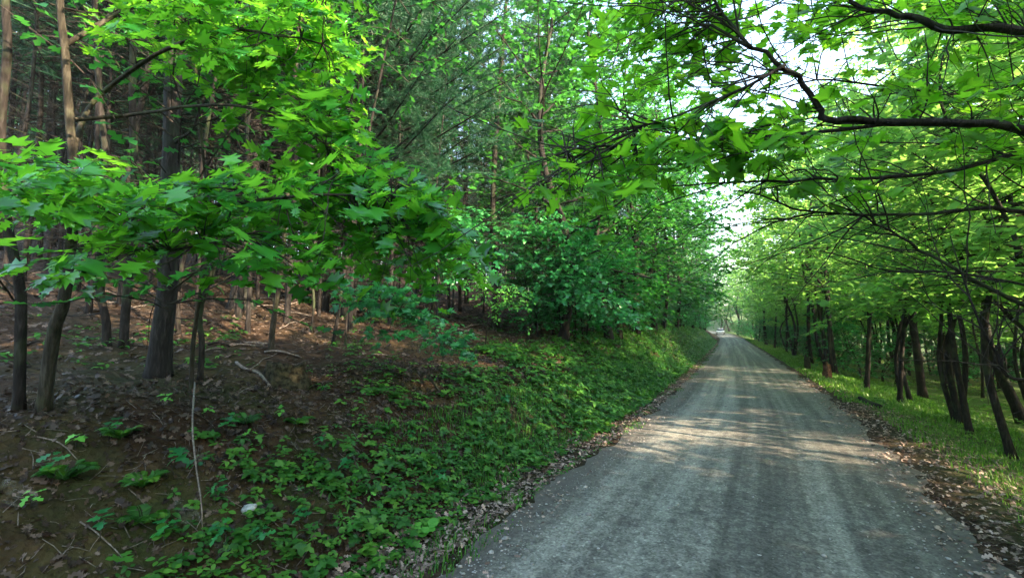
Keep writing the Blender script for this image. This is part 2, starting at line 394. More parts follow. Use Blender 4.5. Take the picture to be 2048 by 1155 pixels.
sv = np.linspace(-1, 1, 41); tv_ = np.concatenate([axis([(-6, 40, .3), (40, 100, 1.0)]), np.linspace(100, 260, 60)])
ss, tt = np.meshgrid(sv, tv_, indexing='xy')
ew = HW + .07 * np.sin(tt * 1.7 + np.sign(ss)) + .06 * np.sin(tt * 4.1 + 1 + 2 * np.sign(ss)) + .05 * np.sin(tt * 9 + 2)
s_ = ss * ew
zz = zroad(tt) + .004 + .02 * (1 - ss ** 2) * (1 + .5 * np.sin(tt * .9)) - .012 * np.exp(-((s_ + .75) / .22) ** 2) - .012 * np.exp(-((s_ - .75) / .22) ** 2)
mb = MB(); nx, ny = len(sv), len(tv_); idx = np.arange(nx * ny).reshape(ny, nx)
A, B, C_, D_ = idx[:-1, :-1].ravel(), idx[:-1, 1:].ravel(), idx[1:, 1:].ravel(), idx[1:, :-1].ravel()
mb.add(np.stack([s_ + cx(tt), tt, zz], -1).reshape(-1, 3), np.concatenate([np.stack([A, B, C_], 1), np.stack([A, C_, D_], 1)]))
me = mb.mesh('gravel_road', M['road'], True)
uvl = me.uv_layers.new(name='road_uv'); li = np.empty(len(me.loops), np.int32); me.loops.foreach_get('vertex_index', li)
uvs = np.stack([s_.ravel(), tt.ravel()], 1)[li].astype(np.float32); uvl.data.foreach_set('uv', uvs.ravel())
tag(link('road', me), 'grey packed gravel road with lighter wheel streaks', None, None, 'structure')

# ------------------------------------------------------------------ ground stuff: litter, plants, grass, stones
def scatter(n, s0, s1, y0, y1, rng, pw=1.6):
    y = y0 + (y1 - y0) * rng.random(n) ** pw; s = rng.uniform(s0, s1, n); x = s + cx(y); return x, y, s
rng = np.random.default_rng(5)
def slope_n(x, y):
    e = .05; return norm(np.stack([-(H(x + e, y) - H(x - e, y)) / (2 * e), -(H(x, y + e) - H(x, y - e)) / (2 * e), np.ones_like(x)], -1))
def litter(n, s0, s1, y0, y1, size, tpl, mb, pw=1.6, tilt=.35, thr=None):
    x, y, s = scatter(n, s0, s1, y0, y1, rng, pw)
    if thr is not None:
        k = (sn(x, y, .9, 3.) + .6 * sn(x, y, 2.7, 1.)) > thr + rng.normal(0, .35, n); x, y = x[k], y[k]
    n_ = slope_n(x, y) + rng.normal(0, tilt, (len(x), 3)); z = H(x, y) + .008 + rng.random(len(x)) * .02
    d = rng.normal(0, 1, (len(x), 3)); put_leaves(mb, tpl, np.stack([x, y, z], -1), n_, d, size * rng.uniform(.5, 1.2, len(x)), rng.random(len(x)))
mb = MB()
litter(9500, -2.5, -1.93, 1.5, 26, .062, T['oak_lo'], mb, 1.9)
litter(1300, -2.1, -1.45, 2, 22, .05, T['oak_lo'], mb, 1.5, thr=.15)
litter(4000, -2.5, -1.95, 12, 70, .085, T['far'], mb, 1.4)
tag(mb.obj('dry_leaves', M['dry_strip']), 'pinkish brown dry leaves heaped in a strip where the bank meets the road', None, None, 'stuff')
mb = MB()
litter(3800, 1.55, 3.1, 2, 20, .07, T['oak_lo'], mb, 1.5, thr=-.3)
litter(3500, 1.8, 3.3, 2, 14, .06, T['oak_lo'], mb, 1.3)
litter(2500, 2.4, 5, 3, 30, .06, T['oak_lo'], mb, 1.3)
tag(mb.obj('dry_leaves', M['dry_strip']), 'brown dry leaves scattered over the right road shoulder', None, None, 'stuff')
mb = MB()
litter(15000, -13, -3.6, -1, 20, .085, T['oak_lo'], mb, 1.2, .4)
litter(22000, -45, -8, -2, 60, .15, T['far'], mb, 1.2, .3)
litter(5200, -4.8, -2.4, 0, 22, .06, T['oak_lo'], mb, 1.3, .5)
litter(9000, -5.2, -2.3, -1, 7, .032, T['far'], mb, 1.0, .8)
litter(2500, -5.2, -2.4, -1, 6, .06, T['oak'], mb, 1.0, .6)
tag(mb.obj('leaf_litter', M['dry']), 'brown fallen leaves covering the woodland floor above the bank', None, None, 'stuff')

def clumps(mb, x, y, size, rng, tpl, nl=(3, 6), hgt=.07, spread=.9):
    n = len(x); k = rng.integers(nl[0], nl[1], n); ii = np.repeat(np.arange(n), k); N = len(ii)
    z = H(x, y); nb = slope_n(x, y)
    th = rng.uniform(0, 2 * np.pi, n)[ii] + np.concatenate([np.arange(q) * 2 * np.pi / q for q in k]) + rng.normal(0, .25, N)
    hh = (rng.uniform(.3, 1.3, n) * hgt)[ii] + rng.normal(0, .008, N)
    d = np.stack([np.cos(th), np.sin(th), rng.normal(-.05, .2, N)], -1)
    base = np.stack([x, y, z], -1)[ii] + nb[ii] * hh[:, None] + d * (size * .08)
    nn = nb[ii] * .6 + np.array([0, 0, .7]) + d * -.15 * spread + rng.normal(0, .22, (N, 3))
    put_leaves(mb, tpl, base, nn, d, (size * rng.uniform(.6, 1.25, n)[ii] * rng.uniform(.8, 1.1, N)), np.clip(rng.random(n)[ii] * .8 + rng.random(N) * .25, 0, 1))
mb = MB()
# dense creeper on the bank face, thinning upwards and towards the camera's left
x, y, s = scatter(17000, -4.9, -2.25, -1, 22, rng, 1.1)
den = .95 - .52 * np.clip(-s - 2.8, 0, 3) - .65 * np.clip((3.4 - y) / 2.4, 0, 1) * np.clip((-s - 2.5) / 1, 0, 1) - .2 * sms(3.6, 4.6, -s) + .5 * sn(x, y, 1.6, .3) * np.clip(-s - 2.4, 0, 1) + .15 * np.clip(y / 10, 0, 1)
den = den * (.35 + .95 * sms(-.7, .5, sn(x, y, 3.1, 2.2) + .5 * sn(x, y, 6.3, .2)))
k = rng.random(len(x)) < den; x, y = x[k], y[k]; q = rng.random(len(x)) + .35 * sn(x, y, 2.3, 5.)
a_ = q < .45; clumps(mb, x[a_], y[a_], .058, rng, T['oval'], (3, 6), .06)
a_ = (q >= .45) & (q < .75); clumps(mb, x[a_], y[a_], .042, rng, T['round'], (4, 8), .05)
a_ = (q >= .75) & (q < 1.1); clumps(mb, x[a_], y[a_], .075, rng, T['maple_lo'], (3, 5), .10)
a_ = q >= 1.1; clumps(mb, x[a_], y[a_], .08, rng, (T['oval'][0] * np.array([.45, 1, 1]), T['oval'][1]), (5, 9), .08)
x, y, s = scatter(9000, -5.2, -2.2, 8, 75, rng, 1.3)
k = rng.random(len(x)) < 1 - .3 * np.clip(-s - 3.2, 0, 3); clumps(mb, x[k], y[k], .11, rng, T['far'], (4, 6), .12)
x, y, s = scatter(2600, -3.0, -1.9, 1.5, 40, rng, 1.6)
k = (sn(x, y, .8, 1.0) > .1) & (s > -2.1); clumps(mb, x[k], y[k], .05, rng, T['oval'], (3, 6), .04)
tag(mb.obj('creeping_plants', M['under']), 'low green creepers and weeds covering the left bank', None, None, 'stuff')
mb = MB()
x, y, s = scatter(1500, -9, -4.4, -1, 14, rng, 1.2); k = sn(x, y, 1.1, 4.) > .0
clumps(mb, x[k], y[k], .075, rng, T['oval'], (3, 6), .08)
tag(mb.obj('woodland_weeds', M['under']), 'sparse small green weeds on the dark woodland floor', None, None, 'stuff')
mb = MB()
x, y, s = scatter(5200, 3.0, 14, 3, 60, rng, 1.5); k = sn(x, y, .7, 2.) > -.35
clumps(mb, x[k], y[k], .10, rng, T['oval'], (3, 6), .12)
tag(mb.obj('woodland_weeds', M['grass']), 'green low plants growing under the trees right of the road', None, None, 'stuff')

def grass(mb, x, y, hgt, w, rng):
    N = len(x); z = H(x, y); hgt = hgt * (.55 + .75 * sms(-.8, .9, sn(x, y, 1.9, .7) + .5 * sn(x, y, 5.1, 2.))); th = rng.uniform(0, 2 * np.pi, N); h = hgt * rng.uniform(.4, 1.3, N)
    lean = rng.uniform(.1, .8, N); dx, dy = np.cos(th), np.sin(th); ph = th + rng.uniform(1.2, 1.9, N)
    b = np.stack([x, y, z], -1); sd_ = np.stack([np.cos(ph), np.sin(ph), 0 * ph], -1) * (w * rng.uniform(.6, 1.3, N))[:, None]
    m1 = b + np.stack([dx * lean * h * .3, dy * lean * h * .3, h * .6], -1); tp_ = b + np.stack([dx * lean * h, dy * lean * h, h * (1.05 - .35 * lean)], -1)
    v = np.stack([b - sd_, b + sd_, m1 + sd_ * .7, m1 - sd_ * .7, tp_], 1)
    f = np.array([(0, 1, 2), (0, 2, 3), (3, 2, 4)])[None] + (np.arange(N) * 5)[:, None, None]
    mb.add(v.reshape(-1, 3), f.reshape(-1, 3), np.repeat(rng.random(N), 5))
mb = MB()
x, y, s = scatter(42000, 2.35, 6.2, 3, 34, rng, 1.5)
k = (sn(x, y, .8, .9) * .5 + .55 * sms(2.3, 3.0, s) - .25 * sms(4, 6, s) + .25 * sms(6, 14, y)) > rng.random(len(x)) * .8; grass(mb, x[k], y[k], .085, .006, rng)
x, y, s = scatter(22000, 2.1, 5.5, 14, 95, rng, 1.3); grass(mb, x, y, .12, .02, rng)
tag(mb.obj('verge_grass', M['grass']), 'bright green grass along the right verge of the road', None, None, 'stuff')
mb = MB()
x, y, s = scatter(9000, -2.25, -1.7, 2, 60, rng, 1.6); k = sn(x, y, 1.1, .2) + .6 * sn(x, y, 3.1, .2) > .45 - .5 * sms(10, 30, y); grass(mb, x[k], y[k], .055, .006, rng)
x, y, s = scatter(16000, -5, -2.3, 12, 80, rng, 1.3); grass(mb, x, y, .16, .018, rng)
x, y, s = scatter(9000, -3.6, -2.4, 4, 16, rng, 1.2); grass(mb, x, y, .12, .006, rng)
tag(mb.obj('bank_grass', M['under']), 'short green grass tufts at the foot of the left bank', None, None, 'stuff')

mb = MB()
for s0, s1, y1, nn_ in ((-5, -2.2, 10, 1500), (-12, -4, 18, 1500), (1.7, 3.4, 14, 350)):
    x, y, s = scatter(nn_, s0, s1, -1, y1, rng, 1.1)
    for a_, b_ in zip(x, y):
        th = rng.uniform(0, 6.28); L = rng.uniform(.03, .16); p0 = np.array([a_, b_, h1(a_, b_) + .01]); a2, b2 = a_ + L * math.cos(th), b_ + L * math.sin(th); p1 = np.array([a2, b2, h1(a2, b2) + rng.uniform(.005, .03)])
        tube(mb, [p0, (p0 + p1) / 2 + rng.normal(0, .006, 3), p1], np.array([.003, .0025, .0015]) * rng.uniform(.6, 1.5), 3, cap=False)
tag(mb.obj('twig_litter', M['dead']), 'small dead twigs strewn over the bank and the woodland floor', None, None, 'stuff')

def pebble_tpl():
    import bmesh
    bm = bmesh.new(); bmesh.ops.create_icosphere(bm, subdivisions=1, radius=1); 
    v = np.array([q.co[:] for q in bm.verts]); f = np.array([[q.index for q in w.verts] for w in bm.faces]); bm.free(); return v, f
PV, PF = pebble_tpl()
def stones(mb, x, y, r, rng):
    N = len(x); sc = r[:, None] * np.stack([rng.uniform(.7, 1.3, N), rng.uniform(.7, 1.3, N), rng.uniform(.35, .7, N)], -1)
    jit = 1 + rng.normal(0, .13, (N, len(PV), 1))
    z = H(x, y) + np.where(np.abs(x - cx(y)) < HW, .014, 0) ; th = rng.uniform(0, 6.28, N); c_, s_ = np.cos(th), np.sin(th)
    v = PV[None] * jit * sc[:, None, :]; v = np.stack([v[..., 0] * c_[:, None] - v[..., 1] * s_[:, None], v[..., 0] * s_[:, None] + v[..., 1] * c_[:, None], v[..., 2]], -1)
    v = v + np.stack([x, y, z + r * .1], -1)[:, None, :]
    f = PF[None] + (np.arange(N) * len(PV))[:, None, None]; mb.add(v.reshape(-1, 3), f.reshape(-1, 3))
mb = MB()
y = 1.5 + 22 * rng.random(6500) ** 1.7; s = np.where(rng.random(6500) < .6, rng.normal(-1.55, .22, 6500), rng.uniform(-1.8, 1.9, 6500)); s = np.where(rng.random(6500) < .25, rng.normal(1.6, .2, 6500), s)
stones(mb, s + cx(y), y, np.clip(rng.lognormal(-5.05, .5, 6500), .002, .026), rng)
mb2 = MB(); x, y, s = scatter(7000, -4.6, -2.15, -.8, 12, rng, 1.2); stones(mb2, x, y, np.clip(rng.lognormal(-4.9, .5, len(x)), .003, .03), rng)
tag(mb2.obj('soil_crumbs', M['soil']), 'small crumbs of dark soil on the bank', None, None, 'stuff')
tag(mb.obj('loose_gravel', M['pebble']), 'small loose grey stones lying on the road and its edges', None, None, 'stuff')

# ------------------------------------------------------------------ tree makers
def trunk_mesh(name, pts, r0, r1, mat, parent, rng, n=10, flare=1.5, rough=.06):
    K = max(14, len(pts) * 3); p = curve(pts, K); f = np.linspace(0, 1, K)
    rad = r0 + (r1 - r0) * f; d = np.linalg.norm(p - p[0], axis=1); rad = rad * (1 + (flare - 1) * np.exp(-d / (r0 * 2.2)))
    mb = MB(); tube(mb, p, rad, n, rough, rng); return mb, p, rad

def broadleaf(name, label, cat, seed, Ht, r, cb, cr, nl, nt_, nlf, size, tpl, leafmat, barkmat, lean=(0, 0), up=.5, shape=1.0, loc=(0, 0, -50), stems=1, flat=.4):
    rng = np.random.default_rng(seed); root = empty(name, loc, label, cat)
    wood = MB(); lv = Leaves(); tw = MB()
    for st in range(stems):
        a0 = rng.uniform(0, 6.28); off = .0 if stems == 1 else .5 + .2 * st
        top = np.array([lean[0] * Ht + math.cos(a0) * off * 1.6, lean[1] * Ht + math.sin(a0) * off * 1.6, Ht * (1 - .12 * st)])
        pts = [np.array([math.cos(a0) * off * .12, math.sin(a0) * off * .12, -.25])]
        for k in range(1, 6):
            f = k / 5; pts.append(np.array([top[0] * f ** 1.3, top[1] * f ** 1.3, top[2] * f]) + rng.normal(0, .026 * Ht, 3) * np.array([1, 1, .2]))
        K = 22; p = curve(pts, K); rad = r * (1 - .12 * st) * (1 - .85 * np.linspace(0, 1, K) ** .9)
        rad = rad * (1 + .5 * np.exp(-np.linalg.norm(p - p[0], axis=1) / (r * 2.5)))
        tube(wood, p, rad, 9, .07, rng)
        for i in range(nl):
            f = (i + rng.random()) / nl; h = cb + (Ht * .98 - cb) * f; x = np.interp(h, p[:, 2], np.arange(K)); i0 = min(int(x), K - 2); b = p[i0] + (p[i0 + 1] - p[i0]) * (x - i0)
            az = i * 2.4 + rng.normal(0, .4) + st; prof = (math.sin(math.pi * min(1, (f * .88 + .16 * shape))) ** .7 + .12)
            ln = cr * prof * rng.uniform(.7, 1.15); d = np.array([math.cos(az), math.sin(az), up * (.5 + f) + rng.normal(0, .12)])
            L = wander(b, d, ln, 7, rng, .13, up=-.2, droop=.5); rl = max(.008, np.interp(x, np.arange(K), rad) * .45)
            tube(wood, L, np.linspace(rl, .004, len(L)), 5)
            for j in range(nt_):
                g = .18 + .82 * (j + rng.random()) / nt_; x2 = min(g, .999) * 7; i2 = int(x2); q = L[i2] + (L[i2 + 1] - L[i2]) * (x2 - i2)
                tg = norm(L[i2 + 1] - L[i2]); sd2 = np.array([-tg[1], tg[0], 0]) * (1 if j % 2 else -1); an = rng.uniform(.5, 1.25)
                td = tg * math.cos(an) + sd2 * math.sin(an) + np.array([0, 0, rng.normal(.05, .3)])
                tl = ln * rng.uniform(.16, .34) + .2
                leafy_twig(tw, lv, wander(q, td, tl, 4, rng, .18, droop=.5), .006, rng, size, nlf, flat, None, .1)
    wood.obj('trunk', barkmat, root, True)
    lv.build('crown', tpl, leafmat, root, rng, False, tw); return root

def pine(name, seed, Ht, r, cbase, dead, cl):
    rng = np.random.default_rng(seed); root = empty(name, (0, 0, -50), 'pine', 'pine tree'); wood = MB(); br = MB(); nd = MB()
    pts = [np.array([0, 0, -.3])] + [np.array([rng.normal(0, .05) * k, rng.normal(0, .05) * k, Ht * k / 6]) for k in range(1, 7)]
    p = curve(pts, 22); rad = r * (1 - .8 * np.linspace(0, 1, 22)); rad = rad * (1 + .45 * np.exp(-np.linalg.norm(p - p[0], axis=1) / (r * 3)))
    tube(wood, p, rad, 9, .06, rng); wood.obj('trunk', M['bark_pine'], root, True)
    for i in range(dead):
        h = rng.uniform(1.3, cbase + 2); b = np.array([np.interp(h, p[:, 2], p[:, 0]), np.interp(h, p[:, 2], p[:, 1]), h]); az = rng.uniform(0, 6.28)
        L = wander(b, (math.cos(az), math.sin(az), rng.uniform(-.1, .25)), rng.uniform(.5, 2.3), 5, rng, .14, droop=.5); tube(br, L, np.linspace(.013, .004, 6), 3, cap=False)
        for j in range(3):
            q = L[rng.integers(1, 5)]; tube(br, wander(q, norm(L[5] - L[0]) + rng.normal(0, .6, 3), rng.uniform(.25, .8), 3, rng, .2, droop=.5), np.linspace(.006, .002, 4), 3, cap=False)
    br.obj('dead_branches', M['bark_pine'], root)
    P0, D0, = [], []
    for i in range(cl):
        f = (i + .5) / cl; h = cbase + (Ht - cbase) * f; az = i * 2.4 + rng.normal(0, .3); ln = (1 - f) * 3.0 + .8
        b = np.array([np.interp(h, p[:, 2], p[:, 0]), np.interp(h, p[:, 2], p[:, 1]), h]); L = wander(b, (math.cos(az), math.sin(az), .25), ln, 6, rng, .1); tube(nd, L, np.linspace(.03, .006, 7), 4, cap=False)
        for j in range(11):
            g = rng.uniform(.25, 1) * 5.99; i2 = int(g); q = L[i2] + (L[i2 + 1] - L[i2]) * (g - i2); td = norm(norm(L[i2 + 1] - L[i2]) + rng.normal(0, .55, 3))
            tl = rng.uniform(.2, .55)
            for k in range(7): P0.append(q + td * tl * k / 6); D0.append(norm(td + rng.normal(0, .55, 3)))
    P0 = np.array(P0); D0 = np.array(D0); rep = 6; P1 = np.repeat(P0, rep, 0); D1 = norm(np.repeat(D0, rep, 0) + rng.normal(0, .55, (len(P0) * rep, 3))); N = len(P1)
    sd_ = norm(np.cross(D1, rng.normal(0, 1, (N, 3)))) * .011; ln = rng.uniform(.13, .24, N)[:, None]
    v = np.stack([P1 - sd_, P1 + sd_, P1 + D1 * ln], 1); nd.add(v.reshape(-1, 3), np.arange(N * 3), np.repeat(rng.random(N), 3))
    nd.obj('crown', M['needle'], root); return root

taken = []
def clear(x, y, d):
    for a, b in taken:
        if (a - x) ** 2 + (b - y) ** 2 < d * d: return False
    return True

# ------------------------------------------------------------------ near trees built to their limbs
def limb_path(pl, n=18): return curve([P(*q) for q in pl], n)
def inpoly(x, y, poly):
    c_ = False; j = len(poly) - 1
    for i in range(len(poly)):
        (xi, yi), (xj, yj) = poly[i], poly[j]
        if (yi > y) != (yj > y) and x < (xj - xi) * (y - yi) / (yj - yi) + xi: c_ = not c_
        j = i
    return c_
def near_tree(name, label, cat, trunk, r0, r1, limbs, regions, leafmat, tpl, size, bark, seed, bare=0, group=None, twigmat=None, flare=1.5, smooth=False):
    """trunk: 3D points; limbs: ([3D points], r); regions: (polygon, depth near, depth far, twigs, leaves per twig, reach)"""
    rng = np.random.default_rng(seed); b = np.array(trunk[0], float)
    root = empty(name, b, label, cat, group)
    mb, p, rad = trunk_mesh('trunk', trunk, r0, r1, bark, root, rng, 12, flare)
    off = -b
    def out(mb_, nm, mt, sm=False):
        o = mb_.obj(nm, mt, root, sm); o.location = off; return o
    allp = []
    for pts, r in limbs:
        q = np.asarray(pts, float); K = len(q); q = q + rng.normal(0, r * .35, q.shape) * np.linspace(0, 1, K)[:, None]
        m2 = MB(); tube(m2, q, np.linspace(r, max(.004, r * .25), K), 7, .08, rng); out(m2, 'branch', bark, True); allp.append(q)
    allp.append(p[len(p) // 3:]); ap = np.concatenate(allp)
    tw = MB(); lv = Leaves()
    for poly, d0, d1, nt_, nl, reach in regions:
        xs = [q[0] for q in poly]; ys = [q[1] for q in poly]; k = 0; tries = 0
        while k < nt_ and tries < nt_ * 30:
            tries += 1; x, y = rng.uniform(min(xs), max(xs)), rng.uniform(min(ys), max(ys))
            if not inpoly(x, y, poly): continue
            e = P(x, y, rng.uniform(d0, d1)); dd = np.linalg.norm((ap - e) * np.array([1, 1, 1.3]), axis=1); i = int(np.argmin(dd * rng.uniform(.8, 1.25, len(dd))))
            if dd[i] > reach * 2.2: continue
            k += 1; a_ = ap[i]
            if dd[i] > reach: a_ = e + (a_ - e) * reach / dd[i] * 1.0; 
            mid = (a_ + e) / 2 + rng.normal(0, .07, 3) * dd[i] + np.array([0, 0, .06]) * dd[i]
            pts = curve([ap[i], mid, e] if dd[i] <= reach else [ap[i], (ap[i] + a_) / 2 + np.array([0, 0, .03]), a_, mid, e], 8)
            tube(tw, pts, np.linspace(.006, .0025, 8), 4, cap=False)
            hd = norm(e - mid); hd = norm(hd * np.array([1, 1, .3]))
            for w in range(3):
                an = (-.8, 0, .8)[w] + rng.normal(0, .25); dv = np.array([hd[0] * math.cos(an) - hd[1] * math.sin(an), hd[0] * math.sin(an) + hd[1] * math.cos(an), hd[2] - .15 + rng.normal(0, .12)])
                s0 = pts[5 + (w == 1) * 2] if w == 1 else pts[rng.integers(3, 7)]
                leafy_twig(tw, lv, wander(s0, dv, size * rng.uniform(1.4, 2.6), 4, rng, .12, droop=.5), .0025, rng, size, max(2, nl // 3), .48, np.array([.25, -.6, 0.]), .15)
    for i in range(bare):
        q = allp[rng.integers(0, len(allp) - 1)]; j = rng.integers(2, len(q) - 2); tg = norm(q[j + 1] - q[j]); dv = tg + rng.normal(0, .35, 3) + np.array([0, 0, rng.uniform(-.5, .3)])
        L = wander(q[j], dv, rng.uniform(.4, 1.3), 7, rng, .14); tube(tw, L, np.linspace(.006, .002, 8), 4, cap=False)
        for w in range(2): tube(tw, wander(L[rng.integers(2, 6)], tg + rng.normal(0, .5, 3), rng.uniform(.2, .5), 4, rng, .16), np.linspace(.003, .0015, 5), 3, cap=False)
    if lv.p: 
        o = lv.build('foliage', tpl, leafmat, root, rng, smooth, tw, twigmat); o.location = off
    elif tw.v: mb.add(np.concatenate(tw.v), np.concatenate(tw.f))
    out(mb, 'trunk', bark, True)
    taken.append((b[0], b[1])); return root

def up_path(pix, base_px, D=None, ztop=9.0, rng=None):
    """trunk through pixels at the depth of its foot, then on upwards"""
    g, Dg = G(*base_px); g = g.copy(); pts = [g - np.array([0, 0, .12])]
    for (x, y) in pix: pts.append(P(x, y, Dg))
    v = norm(pts[-1] - pts[-2]); v[2] = max(v[2], .8); v = norm(v)
    while pts[-1][2] < ztop: pts.append(pts[-1] + v * 1.6 + np.array([.05, .04, 0]))
    return pts, Dg

# big oak sapling at the left whose sprays hang towards the camera
tp, Dg = up_path([(107, 670), (127, 607), (140, 510), (150, 380), (140, 250), (130, 100), (120, 0)], (86, 822), ztop=6.5)
def LP(a): return limb_path(a)
limbs = [
 (LP([(140, 520, Dg), (210, 455, 3.9), (330, 425, 3.4), (480, 405, 3.0), (640, 390, 2.9), (780, 390, 3.0)]), .022),
 (LP([(140, 500, Dg), (220, 500, 3.6), (350, 500, 3.0), (470, 470, 2.7)]), .014),
 (LP([(145, 420, Dg), (60, 370, 3.4), (-60, 330, 2.9), (-200, 330, 2.6)]), .018),
 (LP([(150, 400, Dg), (250, 370, 3.7), (400, 365, 3.4), (560, 370, 3.3)]), .016),
 (LP([(145, 300, Dg), (190, 200, 4.0), (330, 100, 3.7), (470, 60, 3.5), (640, 90, 3.4)]), .024),
 (LP([(140, 240, Dg), (260, 230, 3.9), (420, 210, 3.6), (560, 230, 3.4), (650, 290, 3.4)]), .018),
 (LP([(130, 90, Dg), (250, 20, 3.8), (400, -40, 3.6), (560, -40, 3.5), (680, -10, 3.5)]), .02),
]
regs = [
 ([(520, 345), (760, 330), (900, 400), (960, 520), (900, 560), (760, 540), (640, 500), (540, 450)], 2.9, 3.7, 70, 12, .55),
 ([(330, 360), (560, 350), (560, 470), (420, 490), (300, 440)], 2.7, 3.5, 36, 10, .5),
 ([(0, 310), (190, 320), (340, 370), (330, 450), (100, 430), (-60, 400), (-60, 320)], 2.6, 3.5, 40, 9, .5),
 ([(80, 470), (260, 450), (420, 500), (400, 560), (200, 540), (90, 530)], 2.5, 3.0, 12, 6, .5),
 ([(380, 480), (520, 460), (700, 500), (640, 560), (440, 540)], 2.6, 3.1, 14, 6, .5),
 ([(330, -40), (670, -40), (680, 120), (670, 270), (630, 290), (560, 220), (450, 120), (330, 40)], 3.2, 4.1, 90, 12, .6),
 ([(200, -40), (420, -40), (520, 210), (400, 150), (240, 80)], 3.5, 4.4, 34, 11, .6),
 ([(590, 240), (670, 240), (670, 310), (600, 310)], 3.2, 3.7, 14, 9, .5),
]
near_tree('oak_tree', 'young oak with crooked mossy stem whose bright lobed leaves hang across the upper left', 'oak tree', tp, .045, .016, limbs, regs, M['oak'], T['oak'], .15, M['bark_moss'], 11)

# darker maple behind the cascade
tp, Dg = up_path([(790, 420), (800, 240), (820, 60), (840, -60)], (700, 590), ztop=8)
L2 = [(LP([(795, 330, Dg), (760, 250, Dg - .5), (720, 180, Dg - 1.0), (700, 90, Dg - 1.2)]), .022),
      (LP([(790, 400, Dg), (840, 330, Dg - .8), (890, 300, Dg - 1.4)]), .02),
      (LP([(800, 240, Dg), (760, 120, Dg - .7), (800, 20, Dg - 1)]), .02), (LP([(795, 300, Dg), (900, 230, Dg - .3), (980, 210, Dg - .8)]), .015)]
r2 = [([(690, -40), (860, -40), (900, 100), (870, 200), (930, 300), (900, 340), (760, 330), (690, 230)], Dg - 1.8, Dg + .6, 130, 14, .9),
      ([(860, 160), (980, 170), (960, 240), (840, 260)], Dg - 1.6, Dg - .2, 22, 10, .8), ([(780, 280), (920, 290), (900, 340), (780, 350)], Dg - 1.8, Dg - .8, 24, 10, .8)]
near_tree('maple_tree', 'dark green maple rising behind the hanging oak leaves left of the pine boughs', 'maple tree', tp, .08, .03, L2, r2, M['maple'], T['maple'], .12, M['bark'], 12)

# saplings on the bank top
def sapling(label, base, path, regs_, size, mat, tpl, seed, r=.02, cat='sapling', bark='bark', top=1.2):
    tp, Dg = up_path(path, base, ztop=0); rr = []
    for poly, a_, b_, n, l, rc in regs_: rr.append((poly, Dg + a_, Dg + b_, n, l, rc))
    q = tp[-1]; lm = []; rng = np.random.default_rng(seed)
    for poly, a_, b_, n, l, rc in regs_:
        cxp = sum(v[0] for v in poly) / len(poly); cyp = sum(v[1] for v in poly) / len(poly); e = P(cxp, cyp, Dg + (a_ + b_) / 2)
        st = tp[len(tp) // 2]; lm.append((curve([st, (st + e) / 2 + np.array([0, 0, .15]), e], 10), r * .5))
    return near_tree('maple_sapling', label, cat, tp, r, r * .35, lm, rr, mat, tpl, size, M[bark], seed)
sapling('low maple sapling with blue green leaves hanging over the bank below the oak sprays', (690, 690), [(700, 600), (745, 560)],
        [([(690, 560), (800, 560), (860, 620), (870, 680), (800, 690), (720, 650)], -2.0, -1.2, 44, 9, .6)], .135, M['young'], T['maple'], 21)
sapling('small maple sapling drooping lowest over the bank right of the blue green one', (880, 730), [(890, 690), (880, 660)],
        [([(830, 640), (930, 650), (930, 715), (860, 700)], -1.6, -.9, 26, 8, .5)], .12, M['young'], T['maple'], 22, .012)
sapling('pale green beech sapling with small oval leaves arching over the bank middle', (970, 700), [(975, 640), (985, 570), (960, 520)],
        [([(930, 540), (1010, 545), (1070, 600), (1060, 655), (1000, 640), (940, 600)], -1.2, -.2, 64, 12, .8)], .075, M['round'], T['oval'], 23, .014)
sapling('spreading maple sapling with dark teal leaves right of the pale beech', (1150, 690), [(1150, 600), (1130, 520), (1120, 440)],
        [([(1010, 520), (1180, 500), (1230, 580), (1180, 620), (1060, 590)], -2.4, .2, 110, 12, 1.0), ([(900, 420), (1150, 420), (1200, 510), (960, 520)], -1.8, .8, 100, 12, 1.0), ([(1150, 580), (1290, 600), (1290, 660), (1170, 640)], -1.8, .2, 40, 12, 1.0)], .14, M['young'], T['maple_lo'], 24, .03)
sapling('small understory maple holding level leaves under the pine boughs', (860, 640), [(880, 520), (860, 440)],
        [([(790, 370), (960, 420), (950, 480), (850, 470)], -2.2, -.4, 90, 12, 1.0), ([(820, 480), (1000, 500), (960, 580), (850, 560)], -2.8, -1.2, 60, 12, 1.0), ([(560, 480), (760, 500), (740, 580), (600, 560)], -1.5, .5, 36, 12, 1.3)], .14, M['young'], T['maple_lo'], 25, .025)

# maple over the road from the right, its trunk just outside the picture
g = P(2300, 800, 3.5); tz = h1(g[0], g[1]); t0 = np.array([g[0], g[1], tz - .15])
tp = [t0, t0 + np.array([.03, 0, 1.2]), t0 + np.array([0, .05, 2.6]), t0 + np.array([-.1, 0, 4.2]), t0 + np.array([-.2, .1, 6.5])]
def tz_at(px, py, D):                        # limb root on the trunk at the height of that sight line
    z = P(px, py, D)[2]; zz_ = [q[2] for q in tp]; return np.array([np.interp(z, zz_, [q[0] for q in tp]), np.interp(z, zz_, [q[1] for q in tp]), z])
def rl(root, rest, n=22): return curve([tz_at(*root)] + [P(*q) for q in rest], n)
H2 = rl((2300, 330, 3.4), [(2048, 262, 3.2), (1950, 246, 3.0), (1800, 244, 2.9), (1700, 240, 2.85), (1650, 238, 2.8), (1632, 205, 2.8), (1600, 165, 2.75), (1570, 130, 2.7), (1500, 95, 2.7), (1420, 50, 2.7)], 30)
